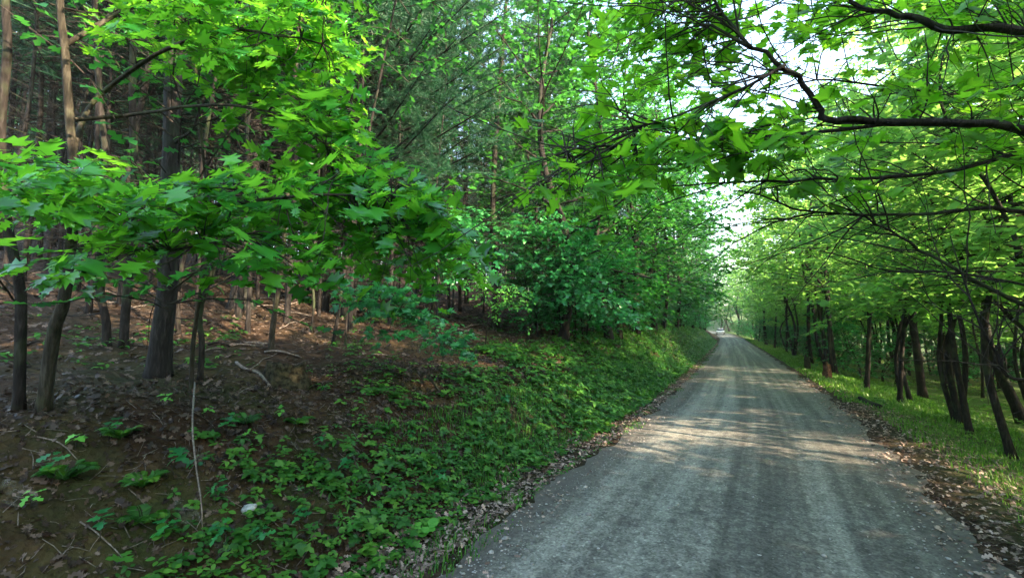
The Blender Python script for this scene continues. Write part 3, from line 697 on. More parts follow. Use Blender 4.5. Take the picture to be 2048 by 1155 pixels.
Hl = [(rl((2300, 90, 3.4), [(2048, 64, 3.2), (1900, 58, 3.05), (1820, 35, 3.0), (1730, 14, 3.0), (1600, -50, 3.1)]), .036),
      (H2, .032),
      (LP([(1800, 244, 2.9), (1660, 262, 2.85), (1500, 275, 2.8), (1350, 283, 2.75), (1210, 292, 2.7), (1130, 300, 2.7)]), .013),
      (rl((2300, 280, 3.6), [(2048, 305, 3.4), (1900, 342, 3.3), (1700, 358, 3.25), (1500, 362, 3.2), (1340, 372, 3.15)]), .02),
      (rl((2300, 430, 3.8), [(2048, 424, 3.6), (1980, 415, 3.5), (1850, 427, 3.45), (1640, 424, 3.4), (1480, 380, 3.4)]), .022),
      (rl((2300, 700, 3.6), [(2048, 608, 3.4), (1950, 560, 3.3), (1850, 505, 3.3), (1760, 450, 3.3), (1660, 405, 3.3)]), .02),
      (rl((2300, 640, 3.9), [(2048, 570, 3.7), (1900, 545, 3.6), (1780, 540, 3.6), (1640, 500, 3.5)]), .014),
      (rl((2300, 180, 4.0), [(2048, 165, 3.9), (1950, 190, 3.8), (1800, 178, 3.7), (1640, 160, 3.7), (1500, 190, 3.6)]), .018),
      (rl((2300, 720, 3.5), [(2048, 760, 3.3), (1990, 700, 3.2), (1940, 600, 3.2), (1900, 470, 3.3)]), .016),
      (LP([(1570, 130, 2.7), (1480, 180, 2.6), (1330, 240, 2.6), (1230, 260, 2.6)]), .01),
      (LP([(1500, 95, 2.7), (1440, 20, 2.7), (1400, -60, 2.7)]), .012)]
Hr = [([(1080, 240), (1330, 230), (1400, 300), (1300, 350), (1290, 410), (1130, 400), (1070, 330)], 2.5, 3.0, 34, 6, .5),
      ([(1330, -40), (1600, -40), (1620, 60), (1560, 200), (1400, 220), (1300, 120)], 2.7, 3.6, 34, 6, .6),
      ([(1330, 170), (1580, 170), (1560, 300), (1380, 320)], 2.5, 3.4, 30, 6, .6),
      ([(1200, -40), (1340, -40), (1340, 180), (1200, 160)], 2.9, 3.8, 24, 8, .8),
      ([(1600, 60), (2048, 60), (2048, 260), (1620, 300)], 2.7, 4.0, 24, 6, .6),
      ([(1600, -60), (2100, -60), (2100, 60), (1600, 60)], 2.8, 4.2, 38, 8, .7),
      ([(1900, 200), (2120, 200), (2120, 330), (1950, 330)], 3.2, 4.2, 24, 6, .6),
      ([(1500, 300), (1800, 300), (1780, 380), (1480, 400)], 3.0, 3.6, 14, 4, .5)]
near_tree('maple_tree', 'maple reaching in from the right edge with dark bare limbs and big backlit leaves', 'maple tree', tp, .11, .05, Hl, Hr, M['over'], T['maple'], .14, M['bark'], 31, bare=150)

# ------------------------------------------------------------------ near trunks in the left woods
def pole(name, label, base, pix, r, seed, bark='bark', ztop=8.5, forks=0, bare=6, flare=1.5, cat='tree', crown=True, group=None):
    tp, Dg = up_path(pix, base, ztop=ztop); rng = np.random.default_rng(seed); lm = []
    for k in range(bare):
        i = rng.integers(1, len(tp) - 1); a_ = tp[i] + (tp[i + 1] - tp[i]) * rng.random() if i + 1 < len(tp) else tp[i]; az = rng.uniform(0, 6.28)
        lm.append((wander(a_, (math.cos(az), math.sin(az), rng.uniform(0, .7)), rng.uniform(.5, 1.6), 8, rng, .14), max(.006, r * .2)))
    top = tp[-1]; regs_ = []
    root = near_tree(name, label, cat, tp, r, r * .55, lm, regs_, M['canopy'], T['maple_lo'], .1, M[bark], seed, bare=bare * 2, flare=flare, group=group)
    if crown:
        lv = Leaves(); tw = MB()
        for k in range(34):
            az = rng.uniform(0, 6.28); a_ = top - np.array([0, 0, rng.uniform(0, 3.2)]); L = wander(a_, (math.cos(az), math.sin(az), .5), rng.uniform(.8, 2.2), 5, rng, .2, droop=.6)
            leafy_twig(tw, lv, L, .01, rng, .13, 16, .4, None, .1)
        o = lv.build('crown', T['oak_lo'], M['canopy'], root, rng, False, tw); o.location = -np.array(tp[0])
    return root
pole('tree', 'dark crooked trunk at the far left edge leaning out at the top', (40, 822), [(42, 640), (38, 560), (10, 420), (2, 250), (15, 100), (10, -60)], .036, 41)
pole('tree', 'thin dark trunk bent like a bow between the mossy oak and the big trunk', (215, 690), [(212, 640), (196, 560), (205, 460), (215, 350), (200, 200)], .045, 42)
pole('tree', 'straight thin black trunk just left of the big rough trunk', (247, 695), [(252, 610), (262, 510), (270, 400), (265, 200)], .05, 43)
pole('pine_tree', 'thick rough barked pine trunk with reddish foot in front of the woods at left', (318, 752), [(325, 660), (338, 560), (340, 420), (345, 250), (350, 60)], .10, 44, 'bark_pine', 12, bare=8, flare=1.7, cat='pine tree')
pole('tree', 'thin trunk leaning right close behind the big rough trunk', (358, 670), [(355, 600), (362, 540), (378, 470), (400, 360), (420, 220)], .035, 45)
pole('tree', 'slim pale twin stem standing in front of the flared trunk', (385, 785), [(384, 720), (392, 640), (412, 520), (420, 420), (405, 300)], .022, 46, 'bark_moss', 5)
pole('tree', 'slim dark stem forking beside the pale twin stem', (400, 760), [(404, 690), (400, 620), (430, 520), (440, 400)], .03, 47)
pole('pine_tree', 'massive dark trunk with flared root foot behind the stump', (482, 622), [(484, 560), (490, 500), (500, 380), (512, 200), (520, 60)], .19, 48, 'bark_pine', 14, bare=8, flare=2.0, cat='pine tree')
pole('tree', 'slender light brown trunk rising just behind the mossy stump', (541, 702), [(546, 650), (556, 580), (566, 500), (575, 380), (585, 200)], .04, 49, 'bark_moss')
pole('tree', 'thin dark stem curving right of the light brown trunk', (663, 690), [(678, 620), (683, 580), (696, 500), (715, 380)], .03, 50)
pole('tree', 'very thin wavy stem between the stump and the curved dark stem', (622, 665), [(628, 600), (622, 540), (635, 440), (640, 300)], .025, 51)
pole('tree', 'straight dark trunk standing behind the low maple sapling', (655, 575), [(656, 500), (660, 380), (664, 200)], .09, 52, 'bark_pine', 13)
pole('tree', 'dark trunk standing behind the pale beech sapling', (990, 655), [(990, 560), (985, 440), (990, 300)], .10, 53, 'bark', 12)

# pale leaning trunks
for i, (bs, pxs, r, lb) in enumerate([
    ((1008, 600), [(1012, 520), (1022, 420), (1035, 330), (1050, 200), (1075, 40)], .10, 'pale grey trunk leaning right, tallest of the pale pair by the pine boughs'),
    ((975, 600), [(985, 480), (1000, 380), (1015, 250), (1022, 120), (1030, 0)], .07, 'thin pale trunk standing just left of the tall leaning pale one'),
    ((1045, 590), [(1058, 480), (1075, 390), (1090, 260), (1115, 120), (1130, 0)], .08, 'pale trunk leaning furthest right beside the tall leaning pale one')]):
    tp, Dg = up_path(pxs, bs, ztop=13)
    rng = np.random.default_rng(60 + i); lm = []
    for k in range(12):
        f = rng.uniform(.45, .98); q = curve(tp, 40)[int(f * 39)]; az = rng.uniform(0, 6.28); lm.append((wander(q, (math.cos(az), math.sin(az), .5), rng.uniform(1.2, 2.6), 9, rng, .12, droop=.3), .025))
    root = near_tree('pale_tree', lb, 'tree', tp, r, .03, lm, [([(1000, -60), (1330, -60), (1330, 180), (1200, 250), (1060, 220), (1010, 80)], Dg - 2.2, Dg + 2.2, 120, 18, 1.8)], M['maple'], T['maple_lo'], .15, M['bark_pale'], 60 + i)

# ------------------------------------------------------------------ roadside broadleaf trees: prototypes, then copies
def ORD(i): return 'first second third fourth fifth sixth seventh eighth ninth tenth eleventh twelfth'.split()[i] if i < 12 else f'{i+1}' + ({1: 'st', 2: 'nd', 3: 'rd'}.get((i + 1) % 10, 'th') if i + 1 > 20 else 'th')
BL = []
for k in range(5):
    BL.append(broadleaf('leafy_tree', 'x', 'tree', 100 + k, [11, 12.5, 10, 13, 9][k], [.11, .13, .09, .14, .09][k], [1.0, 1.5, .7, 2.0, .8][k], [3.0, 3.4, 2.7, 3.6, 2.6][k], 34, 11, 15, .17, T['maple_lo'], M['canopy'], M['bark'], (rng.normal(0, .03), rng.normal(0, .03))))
BR = []
for k in range(4):
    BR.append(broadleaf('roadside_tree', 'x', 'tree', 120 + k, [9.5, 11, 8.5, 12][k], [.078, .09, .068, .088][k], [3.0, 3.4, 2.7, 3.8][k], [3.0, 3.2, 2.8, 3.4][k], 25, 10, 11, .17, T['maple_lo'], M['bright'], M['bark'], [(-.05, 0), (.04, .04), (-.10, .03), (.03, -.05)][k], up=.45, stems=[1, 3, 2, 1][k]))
BF = []
for k in range(3):
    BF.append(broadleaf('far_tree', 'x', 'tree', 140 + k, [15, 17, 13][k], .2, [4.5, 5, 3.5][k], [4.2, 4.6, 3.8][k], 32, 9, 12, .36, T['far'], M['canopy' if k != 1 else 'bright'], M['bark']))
SH = []
for k in range(3):
    SH.append(broadleaf('shrub', 'x', 'shrub', 160 + k, [2.6, 3.2, 2.0][k], .03, .25, [1.3, 1.5, 1.1][k], 16, 7, 10, .11, T['maple_lo'], M['maple'], M['bark'], stems=2))
first = {}
def plant(proto, x, y, rz, sc, label, group, dz=0.0):
    loc = (x, y, h1(x, y) + dz); taken.append((x, y))
    if proto.name not in first:
        first[proto.name] = 1; proto.location = loc; proto.rotation_euler = (0, 0, rz); proto.scale = (sc,) * 3; proto['label'] = label; proto['group'] = group; return proto
    return copy_tree(proto, loc, rz, sc, label, group)

rng = np.random.default_rng(77)
lefts = [(12.8, -4.9, 3, 1.05), (14.5, -6.4, 4, .9), (16.2, -4.3, 1, 1.15), (20.8, -4.3, 1, 1.2), (25.5, -4.2, 3, 1.15), (17.8, -6.8, 0, 1.1), (19, -4.8, 2, 1.0), (22, -8.5, 3, 1.1), (23, -5.0, 4, 1.15), (27, -5.6, 1, 1.15), (30, -4.3, 2, 1.45), (34, -7, 0, 1.4), (37, -4.3, 4, 1.65), (43, -4.6, 0, 1.35), (48, -4.8, 1, 1.2), (54, -4.4, 2, 1.4), (61, -4.8, 3, 1.3), (69, -4.2, 0, 1.5), (78, -4.8, 1, 1.4), (88, -4.3, 2, 1.6), (99, -4.6, 0, 1.6), (115, -5, 1, 1.5)]
for i, (y, s, k, sc) in enumerate(lefts):
    ordn = ORD(i)
    plant(BL[k], SX(s, y), y, rng.uniform(0, 6.28), sc, f'{ordn} leafy tree along the left bank counting away from the pale trunks', 'leafy trees along the left bank')
rights = [(7.7, 3.75, 0, .85), (8.7, 4.3, 2, .9), (10.3, 3.8, 3, .7), (10.9, 4.4, 0, .85), (11.8, 5.0, 2, .9), (12.3, 3.9, 0, .82), (14.2, 4.4, 1, .82), (16.0, 3.7, 2, .95), (18.5, 4.6, 3, .75), (19.6, 3.7, 0, .9), (22.5, 4.3, 3, 1.0), (25.5, 3.8, 1, 1.1), (29, 4.1, 2, 1.45), (33, 3.9, 0, 1.4), (38, 4.2, 3, 1.3), (44, 4.1, 1, 1.25), (51, 4.4, 2, 1.5), (60, 4.0, 0, 1.5), (72, 4.1, 1, 1.5), (88, 4.0, 3, 1.5)]
for i, (y, s, k, sc) in enumerate(rights):
    ordn = ORD(i)
    plant(BR[k], SX(s, y), y, rng.uniform(0, 6.28), sc, f'{ordn} dark trunked tree along the right verge counting from the near end', 'trees along the right verge')
# woods to the right, in the picture and beside it (they shade the road)
def sector(px):
    return ('at the far left' if px < 250 else 'behind the rough and the flared trunks' if px < 560 else 'behind the slender light brown trunk' if px < 760 else 'behind the dark maple' if px < 900
            else 'behind the pale trunks' if px < 1110 else 'behind the leafy bank trees')
def px_of(x, y):
    q = np.array([x, y, 1.]) - [0, 0, CAMZ]; d = q @ FWD; return 1024 + FPX * (q @ RGT) / d if d > .8 else (9999 if q @ RGT > 0 else -9999)
broadleaf('added_shade_tree', 'big leafy tree added unseen on the right verge to shade the left side', 'tree', 171, 12.5, .2, 5.6, 4.6, 34, 12, 15, .17, T['maple_lo'], M['canopy'], M['bark'], (-.1, 0), loc=(SX(5.2, 3.4), 3.4, h1(SX(5.2, 3.4), 3.4)))  # unseen tree added to keep the low sun off the left woods
STREAK = [G(a_, b_)[0] for a_, b_ in ((1560, 905), (1600, 878), (1480, 765), (1500, 738), (1780, 940))]
def lets_sun(x, y, Ht, cr):            # true if a tree here would close one of the gaps that the low sun shines through
    for q in STREAK:
        dx, dy = x - q[0], y - q[1]; hx, hy = sdir.x / math.hypot(sdir.x, sdir.y), sdir.y / math.hypot(sdir.x, sdir.y)
        al = dx * hx + dy * hy; off = abs(-dx * hy + dy * hx); z = al * math.tan(R(SUN_EL))
        if al > 0 and off < cr * CORR and z < Ht and z > 1.2: return True
    return False
TL = broadleaf('tall_tree', 'x', 'tree', 181, 15.5, .13, 6.5, 3.4, 28, 10, 10, .14, T['maple_lo'], M['bright'], M['bark'], (-.04, .02), loc=(0, 0, -50))
for i, (y, s, sc) in enumerate([(9.8, 6.4, .8), (13.5, 5.6, .9), (17.0, 6.6, 1.0), (21, 5.6, 1.0), (27, 6.4, 1.1), (35, 5.4, 1.2), (44, 6.0, 1.3)]):
    plant(TL, SX(s, y), y, i * 2.1 + .4, sc, f'{ORD(i)} tall thin tree with a high airy crown behind the right verge', 'tall trees behind the right verge')
for i, y in enumerate((26, 31, 37, 44)):
    plant(SH[i % 3], SX(4.9 + .3 * (i % 3), y), y, i * 1.7, 1.0 + .15 * (i % 3), f'{ORD(i)} low bush between the verge trunks on the right counting from the near end', 'bushes between the right verge trunks')
CORR = .72; WSEED = 3; wr = np.random.default_rng(WSEED)
n = 0
HT = {}
for k_, p_ in enumerate(BR): HT[p_.name] = [9.5, 11, 8.5, 12][k_]
for k_, p_ in enumerate(BF): HT[p_.name] = [15, 17, 13][k_]
for tries in range(9000):
    y = wr.uniform(-26, 100); s = 6.0 + 38 * wr.random() ** 1.2
    x = SX(s, y); low = -16 < y < 8
    if not clear(x, y, (2.1 if low else 2.4) + (.05 if low else .11) * max(0, s - 8)): continue
    px = px_of(x, y)
    if low and s < 7: continue
    side = 'between the verge trunks' if s < 14 else 'deep in the woods'
    where = 'near the right edge of the picture' if px > 1850 else 'right of the road bend' if px < 1650 else 'behind the cluster of dark verge trunks'
    inside = px < 2100
    lbl = f'slender leafy tree {side}, {where}' if inside else 'leafy tree in the woods beyond the right edge of the picture'
    pr = BR[wr.integers(0, 4)] if s < 16 else BF[wr.integers(0, 3)]
    sc = (.42 * s + 5.9) / HT[pr.name] * wr.uniform(.85, 1.05) if low else wr.uniform(.8, 1.2) * (.78 if y < 26 and s < 20 else 1)  # unseen trees beside the view are sized to block the low sun
    if lets_sun(x, y, HT[pr.name] * sc, (3.0 if s < 16 else 4.3) * sc): continue
    plant(pr, x, y, wr.uniform(0, 6.28), sc, lbl, f'trees {side} {where}' if inside else 'trees beyond the right edge'); n += 1
    if n > 230: break
for i in range(44):
    y = rng.uniform(7, 60); s = rng.uniform(5.4, 24); px = px_of(SX(s, y), y)
    w = 'close to the right edge' if px > 1850 else 'just right of the road' if px < 1650 else 'behind the verge trunks'
    plant(SH[i % 3], SX(s, y), y, rng.uniform(0, 6.28), rng.uniform(.6, 1.3), 'green bush growing under the trees ' + w, 'bushes ' + w)
# closing trees at the far bend
for i in range(150):
    y = rng.uniform(100, 190); x = rng.uniform(-22, 18); s = x - float(cx(y))
    if abs(s) < 4.5 or not clear(x, y, 4): continue
    plant(BF[i % 3], x, y, rng.uniform(0, 6.28), rng.uniform(1.0, 1.35), 'hazy green tree closing the view at the far bend of the road', 'trees at the far bend')
for i in range(50):
    y = rng.uniform(60, 150); s = rng.choice((-1, 1)) * rng.uniform(4.2, 8)
    plant(SH[i % 3], SX(s, y), y, rng.uniform(0, 6.28), rng.uniform(1.0, 1.7), 'bushy green growth crowding the road edge near the far bend', 'bushes near the far bend')
# shrubs at the bank top
for i in range(40):
    y = 12.6 + 77 * (i / 40) ** 1.45 + rng.uniform(-.5, .5); s = rng.uniform(-6.2, -4.4)
    plant(SH[i % 3], SX(s, y), y, rng.uniform(0, 6.28), rng.uniform(.7, 1.3), f'{ORD(i)} leafy bush along the top of the left bank counting from the near end', 'bushes on the left bank')

# pines of the left woods
PN = [pine('pine_tree', 200 + k, [17, 19, 15, 18, 16][k], [.085, .11, .065, .08, .055][k], [7.5, 9, 6, 8.5, 7][k], [80, 70, 90, 75, 80][k], 44) for k in range(5)]
n = 0
for tries in range(9000):
    y = rng.uniform(-22, 75); u = 4.5 + 58 * rng.random() ** 1.25; x = SX(-HW - u, y)
    q = np.array([x, y, 3.]) - [0, 0, CAMZ]; d = q @ FWD
    if d < 7.0: 
        continue
    px = 1024 + FPX * (q @ RGT) / d
    if px < -250 or px > 1420 or (y > 9 and u < 7.5): continue
    if not clear(x, y, 1.2 + .012 * u): continue
    band = ('in the front rows ' if d < 16 else 'in the middle rows ' if d < 32 else 'far back ') + sector(px)
    plant(PN[rng.integers(0, 5)], x, y, rng.uniform(0, 6.28), rng.uniform(.85, 1.15), f'straight dark pine {band}', f'pines {band}'); n += 1
    if n >= 225: break
n = 0
for tries in range(3000):              # thin young trunks between the others, nearer the bank
    y = rng.uniform(2.5, 17); u = rng.uniform(4.6, 20); x = SX(-HW - u, y); q = np.array([x, y, 3.]) - [0, 0, CAMZ]; d = q @ FWD; px = px_of(x, y)
    if d < 6.5 or px < -60 or px > 1150 or not clear(x, y, .75): continue
    plant(PN[4 if n % 3 else 2], x, y, rng.uniform(0, 6.28), rng.uniform(.62, .95), 'thin dark pine stem ' + ('just ' if d < 11 else 'among older pines ') + sector(px), 'thin stems ' + ('close ' if d < 11 else 'between the pines ') + sector(px)); n += 1
    if n >= 70: break
# the rest of the pines, past 290: one mass at the back of the woods
def back_woods():
    rng = np.random.default_rng(17); mb = MB(); lf = MB(); V = []; n = 0
    while n < 620:
        y = rng.uniform(-30, 130); u = rng.uniform(16, 85)
        x = SX(-HW - u, y); px = px_of(x, y)
        if px < -200 or px > 1460 or (u < 34 and y < 75): continue
        n += 1; z = h1(x, y); Ht = rng.uniform(14, 20); r = rng.uniform(.08, .16)
        P_ = curve([(x, y, z - .3), (x + rng.normal(0, .1), y, z + Ht * .5), (x + rng.normal(0, .3), y, z + Ht)], 6); tube(mb, P_, np.linspace(r, .03, 6), 6)
        for k in range(10):
            h = rng.uniform(1, 8); az = rng.uniform(0, 6.28); L = wander((x, y, z + h), (math.cos(az), math.sin(az), .1), rng.uniform(.8, 2.2), 3, rng, .15); tube(mb, L, np.linspace(.02, .006, 4), 3, cap=False)
        N = 330; f = rng.random(N); rr = (1 - f) * 2.8 + .5; az = rng.uniform(0, 6.28, N); rad = rr * rng.random(N) ** .6
        c_ = np.stack([x + np.cos(az) * rad, y + np.sin(az) * rad, z + Ht * .36 + f * Ht * .62 + rng.normal(0, .2, N)], -1); a_ = rng.normal(0, .30, (N, 3)); b_ = rng.normal(0, .30, (N, 3)); V.append(np.stack([c_, c_ + a_, c_ + b_], 1))
    k = sum(len(q) for q in mb.f); V = np.concatenate(V); mb.add(V.reshape(-1, 3), np.arange(len(V) * 3), np.repeat(rng.random(len(V)), 3))
    tag(link('distant_pine_woods', mb.mesh('distant_pine_woods', M['bark_pine'], False, M['needle'], k)), 'mass of far pine trunks and dark needles at the back of the left woods', None, None, 'stuff')
back_woods()

# big white pine boughs in the upper middle
def white_pine():
    g, Dg = G(760, 560); x, y = SX(-9.5, 9.0), 9.0; g = np.array([x, y, h1(x, y)]); rng = np.random.default_rng(91)
    root = empty('white_pine', g, 'large pine with long dark boughs and soft blue green needles at top centre', 'pine tree')
    wood = MB(); tube(wood, curve([(0, 0, -.3), (.05, 0, 4), (0, .1, 9), (.1, 0, 15)], 20), np.linspace(.22, .06, 20), 12, .06, rng); wood.obj('trunk', M['bark_pine'], root, True)
    nd = MB(); PP = []; DD = []
    tgt = [(930, 60, 9), (1010, 90, 9.5), (960, 150, 8.5), (900, 200, 8.5), (1020, 20, 10), (880, 30, 8.8), (1000, 200, 9.5), (940, 270, 9), (860, 120, 8.6), (1040, 150, 10), (980, -40, 9), (900, -60, 9), (1000, 280, 9.8), (880, 330, 8.8)]
    for i, tq in enumerate(tgt):
        e = P(*tq) - g; z0 = max(2.5, e[2] - .6); L = curve([(0, 0, z0), (e[0] * .5, e[1] * .5, z0 + (e[2] - z0) * .3), e], 12)
        b = MB(); tube(b, L, np.linspace(.045, .008, 12), 6, .05, rng)
        b.obj('branch', M['bark'], root, True)
        for j in range(34):
            k = rng.integers(3, 11); q = L[k] + (L[k + 1 if k < 11 else k] - L[k]) * rng.random(); td = norm(norm(L[11] - L[0]) + rng.normal(0, .55, 3)); tl = rng.uniform(.3, .9)
            Lt = np.array([q + td * tl * f for f in np.linspace(0, 1, 4)]); tube(nd, Lt, np.linspace(.006, .003, 4), 3, cap=False)
            for w in range(12): PP.append(q + td * tl * rng.uniform(.2, 1)); DD.append(norm(td + rng.normal(0, .5, 3)))
    PP = np.repeat(np.array(PP), 16, 0); DD = norm(np.repeat(np.array(DD), 16, 0) + rng.normal(0, .5, PP.shape)); N = len(PP)
    sd_ = norm(np.cross(DD, rng.normal(0, 1, (N, 3)))) * .0022; ln = rng.uniform(.08, .13, N)[:, None]
    nd.add(np.stack([PP - sd_, PP + sd_, PP + DD * ln], 1).reshape(-1, 3), np.arange(N * 3), np.repeat(rng.random(N), 3)); nd.obj('needles', M['needle'], root)
white_pine()

# ------------------------------------------------------------------ small things on the bank
rng = np.random.default_rng(303)
def fern(px, py, size, label, seed, nf=6):
    g, D = G(px, py); rng = np.random.default_rng(seed); root = empty('fern', g, label, 'fern', 'ferns on the left bank'); st = MB(); lv = MB()
    for k in range(nf):
        az = k * 6.28 / nf + rng.normal(0, .3); L = wander((0, 0, 0), (math.cos(az), math.sin(az), 1.1), size * rng.uniform(.8, 1.2), 9, rng, .05, droop=3.2); tube(st, L, np.linspace(.003, .001, 10), 3, cap=False)
        Lf = curve(L, 22); Pp = []; Dd = []; Nn = []; Ss = []
        for i in range(2, 22):
            tg = norm(Lf[min(i + 1, 21)] - Lf[i - 1]); sd2 = norm(np.cross(tg, (0, 0, 1))); nn = np.cross(sd2, tg)
            for w in (-1, 1): Pp.append(Lf[i]); Dd.append(sd2 * w + tg * .45); Nn.append(nn + rng.normal(0, .1, 3)); Ss.append(size * .34 * math.sin(math.pi * (.12 + .86 * i / 22)) + .006)
        tp_ = (T['oval'][0] * np.array([.62, 1, 1]), T['oval'][1]); put_leaves(lv, tp_, np.array(Pp), np.array(Nn), np.array(Dd), np.array(Ss), np.full(len(Pp), rng.random()))
    st.obj('stalks', M['under'], root); lv.obj('fronds', M['under'], root)
fern(285, 985, .17, 'small spiky fern at left below the hanging dead twig', 1, 7); fern(285, 1055, .19, 'wide fern frond just under the spiky fern at lower left', 2, 5)
fern(490, 850, .18, 'dark fern on the upper bank in front of the stump', 3); fern(595, 850, .17, 'fern right of the dark one near the bare soil patch', 4)
fern(240, 878, .15, 'fern tuft on the left bank under the big rough trunk', 5); fern(130, 960, .2, 'broad fern near the left edge of the bank', 6); fern(745, 790, .16, 'fern on the bank crest right of the stump', 7)
fern(770, 865, .14, 'small fern with an arching frond in the middle of the bank', 8)

def seedling(px, py, h, size, n, label, mat, tpl, seed, name='seedling', cat='seedling', group='seedlings on the left bank'):
    g, D = G(px, py); rng = np.random.default_rng(seed); root = empty(name, g, label, cat, group)
    st = MB(); top = np.array([rng.normal(0, .02), rng.normal(0, .02), h]); tube(st, curve([(0, 0, -.02), top * .5 + rng.normal(0, .01, 3), top], 6), np.linspace(.003, .0015, 6), 4); st.obj('stem', M['twig'], root)
    N = n; th = np.arange(N) * 2.4 + rng.uniform(0, 6); Z = h * np.linspace(.65, 1.05, N); d = np.stack([np.cos(th), np.sin(th), rng.normal(-.05, .15, N)], -1)
    p = np.stack([0 * th, 0 * th, Z], -1) + d * .01; nn = np.stack([rng.normal(0, .2, N), rng.normal(-.25, .2, N), np.ones(N)], -1)
    lf = MB(); put_leaves(lf, tpl, p, nn, d, size * rng.uniform(.75, 1.15, N), rng.random(N)); lf.obj('leaves', mat, root)
sl = [(330, 815), (395, 960), (455, 880), (500, 885), (215, 890), (100, 975), (415, 838), (430, 1010), (350, 960), (60, 1020), (330, 1100), (440, 1115), (560, 960), (640, 900), (690, 960), (740, 1010), (600, 1060), (820, 900), (560, 840), (650, 800), (880, 980), (700, 1060), (200, 1090), (520, 1120), (150, 900), (960, 900), (1010, 820), (780, 770), (920, 760)]
for i, (a_, b_) in enumerate(sl):
    where = ('near the left edge of the bank' if a_ < 250 else 'among the ferns on the near bank' if a_ < 520 else 'in the green middle of the bank' if a_ < 800 else 'further along the green bank')
    seedling(a_, b_, .10 + .05 * (i % 3), .06 + .012 * (i % 3), 5 + i % 3, 'small ' + ('lobed leaf' if i % 2 else 'pointed leaf') + f' seedling {where}', M['round' if i % 3 == 0 else 'maple'], T['oak_lo' if i % 2 else 'maple_lo'], 400 + i, group=('lobed' if i % 2 else 'pointed') + f' seedlings {where}')
seedling(848, 1075, .10, .085, 9, 'pale green plant with big round leaves at the bottom of the bank', M['round'], T['round'], 450, 'round_leaf_plant', 'plant', None)
seedling(705, 970, .09, .075, 3, 'small plant with three round yellow green leaves in the bank creepers', M['round'], T['round'], 451, 'round_leaf_plant', 'plant', None)

# stump
g, D = G(572, 768); root = empty('tree_stump', g, 'old mossy rotten stump on top of the bank', 'stump'); rng = np.random.default_rng(9)
n = 28; th = np.linspace(0, 2 * np.pi, n, endpoint=False); rr = .22 * (1 + .10 * np.sin(th * 5 + 1) + .07 * np.sin(th * 9) + .04 * np.sin(th * 14)); hs = .22 + .02 * np.sin(th * 2 + .5) + rng.normal(0, .014, n)
rings = []
for f, k in ((-.15, 1.35), (.0, 1.3), (.15, 1.12), (.5, 1.0), (.85, .95), (1.0, .93)): rings.append(np.stack([np.cos(th) * rr * k, np.sin(th) * rr * k, hs * f if f > 0 else np.full(n, f)], -1) + rng.normal(0, .004, (n, 3)))
v = np.concatenate(rings + [np.stack([np.cos(th) * rr * .6, np.sin(th) * rr * .6, hs * .85], -1), np.array([[0, 0, .13]])]); f = []
for r_ in range(6):
    for j in range(n):
        a0, b0 = r_ * n + j, r_ * n + (j + 1) % n; f += [(a0, b0, b0 + n), (a0, b0 + n, a0 + n)]
f += [(6 * n + j, 6 * n + (j + 1) % n, 7 * n) for j in range(n)]
mb = MB(); mb.add(v, f); mb.obj('stump_body', M['stump_wood'], root)

def stick(name, label, a_, b_, r, mat, seed, lift=.02, bend=.04, forks=1, cat='stick', group=None):
    (p0, _), (p1, _) = G(*a_), G(*b_); rng = np.random.default_rng(seed); ln = np.linalg.norm(p1 - p0); K = 12
    pts = p0 + (p1 - p0) * np.linspace(0, 1, K)[:, None] + np.cumsum(rng.normal(0, bend * ln / K * 1.6, (K, 3)), 0) * np.array([1, 1, .0])
    pts[:, 2] = np.maximum(H(pts[:, 0], pts[:, 1]) + r * .5, pts[:, 2]) + lift * np.sin(np.linspace(0, 3.1, K))
    mb = MB(); q = pts - p0; tube(mb, q, np.linspace(r, r * .6, K), 7, .1, rng)
    for k in range(forks): 
        L = wander(q[rng.integers(3, 9)], norm(q[-1] - q[0]) + rng.normal(0, .5, 3) * np.array([1, 1, .3]), ln * .3, 4, rng, .12); tube(mb, L, np.linspace(r * .5, r * .2, 5), 5)
    o = mb.obj(name, mat, None, True); o.location = [float(w) for w in p0]; return tag(o, label, cat, group)
stick('fallen_log', 'pale lichen covered log lying just left of the stump', (472, 728), (540, 776), .022, M['dead'], 1, .01, .02, 0, 'log')
stick('fallen_branch', 'thin pale branch leaning on the stump from the left', (490, 745), (560, 708), .006, M['dead'], 2)
stick('fallen_branch', 'dark mossy log piece half buried on the bank crest right of the stump', (850, 755), (885, 795), .03, M['bark_moss'], 3, .0, .02, 0, 'log')
stick('fallen_branch', 'dark flat piece of wood among the creepers in mid bank', (725, 878), (785, 882), .018, M['bark_moss'], 4, .0, .02, 0, 'log')
stick('fallen_branch', 'black rotten log lying in the grass of the right verge', (1722, 803), (1762, 818), .09, M['bark'], 5, 0, .02, 0, 'log')
stick('fallen_branch', 'pale thin branch lying by the nearest dark trunk on the right', (1975, 915), (2015, 950), .012, M['dead'], 6)
stick('fallen_branch', 'long brown twig lying on the soil at lower left', (160, 1045), (250, 1120), .005, M['dead'], 7)
stick('fallen_branch', 'pale twig lying across the soil near the left edge', (70, 880), (160, 920), .005, M['dead'], 8)
stick('fallen_branch', 'forked pale twig on the bank beneath the slender light brown trunk', (470, 790), (525, 770), .004, M['dead'], 9)
for k in range(60):
    a_ = (rng.uniform(20, 1150), 0); yy = rng.uniform(470 + a_[0] * .12, 720 if a_[0] < 900 else 690); w = rng.uniform(25, 90)
    stick('fallen_branch', 'thin dead branch on the woodland floor ' + sector(a_[0]), (a_[0], yy), (a_[0] + w, yy + rng.uniform(-14, 14)), rng.uniform(.006, .02), M['dead' if k % 3 else 'bark'], 600 + k, .03, .05, 1, 'stick', 'dead branches on the floor ' + sector(a_[0]))
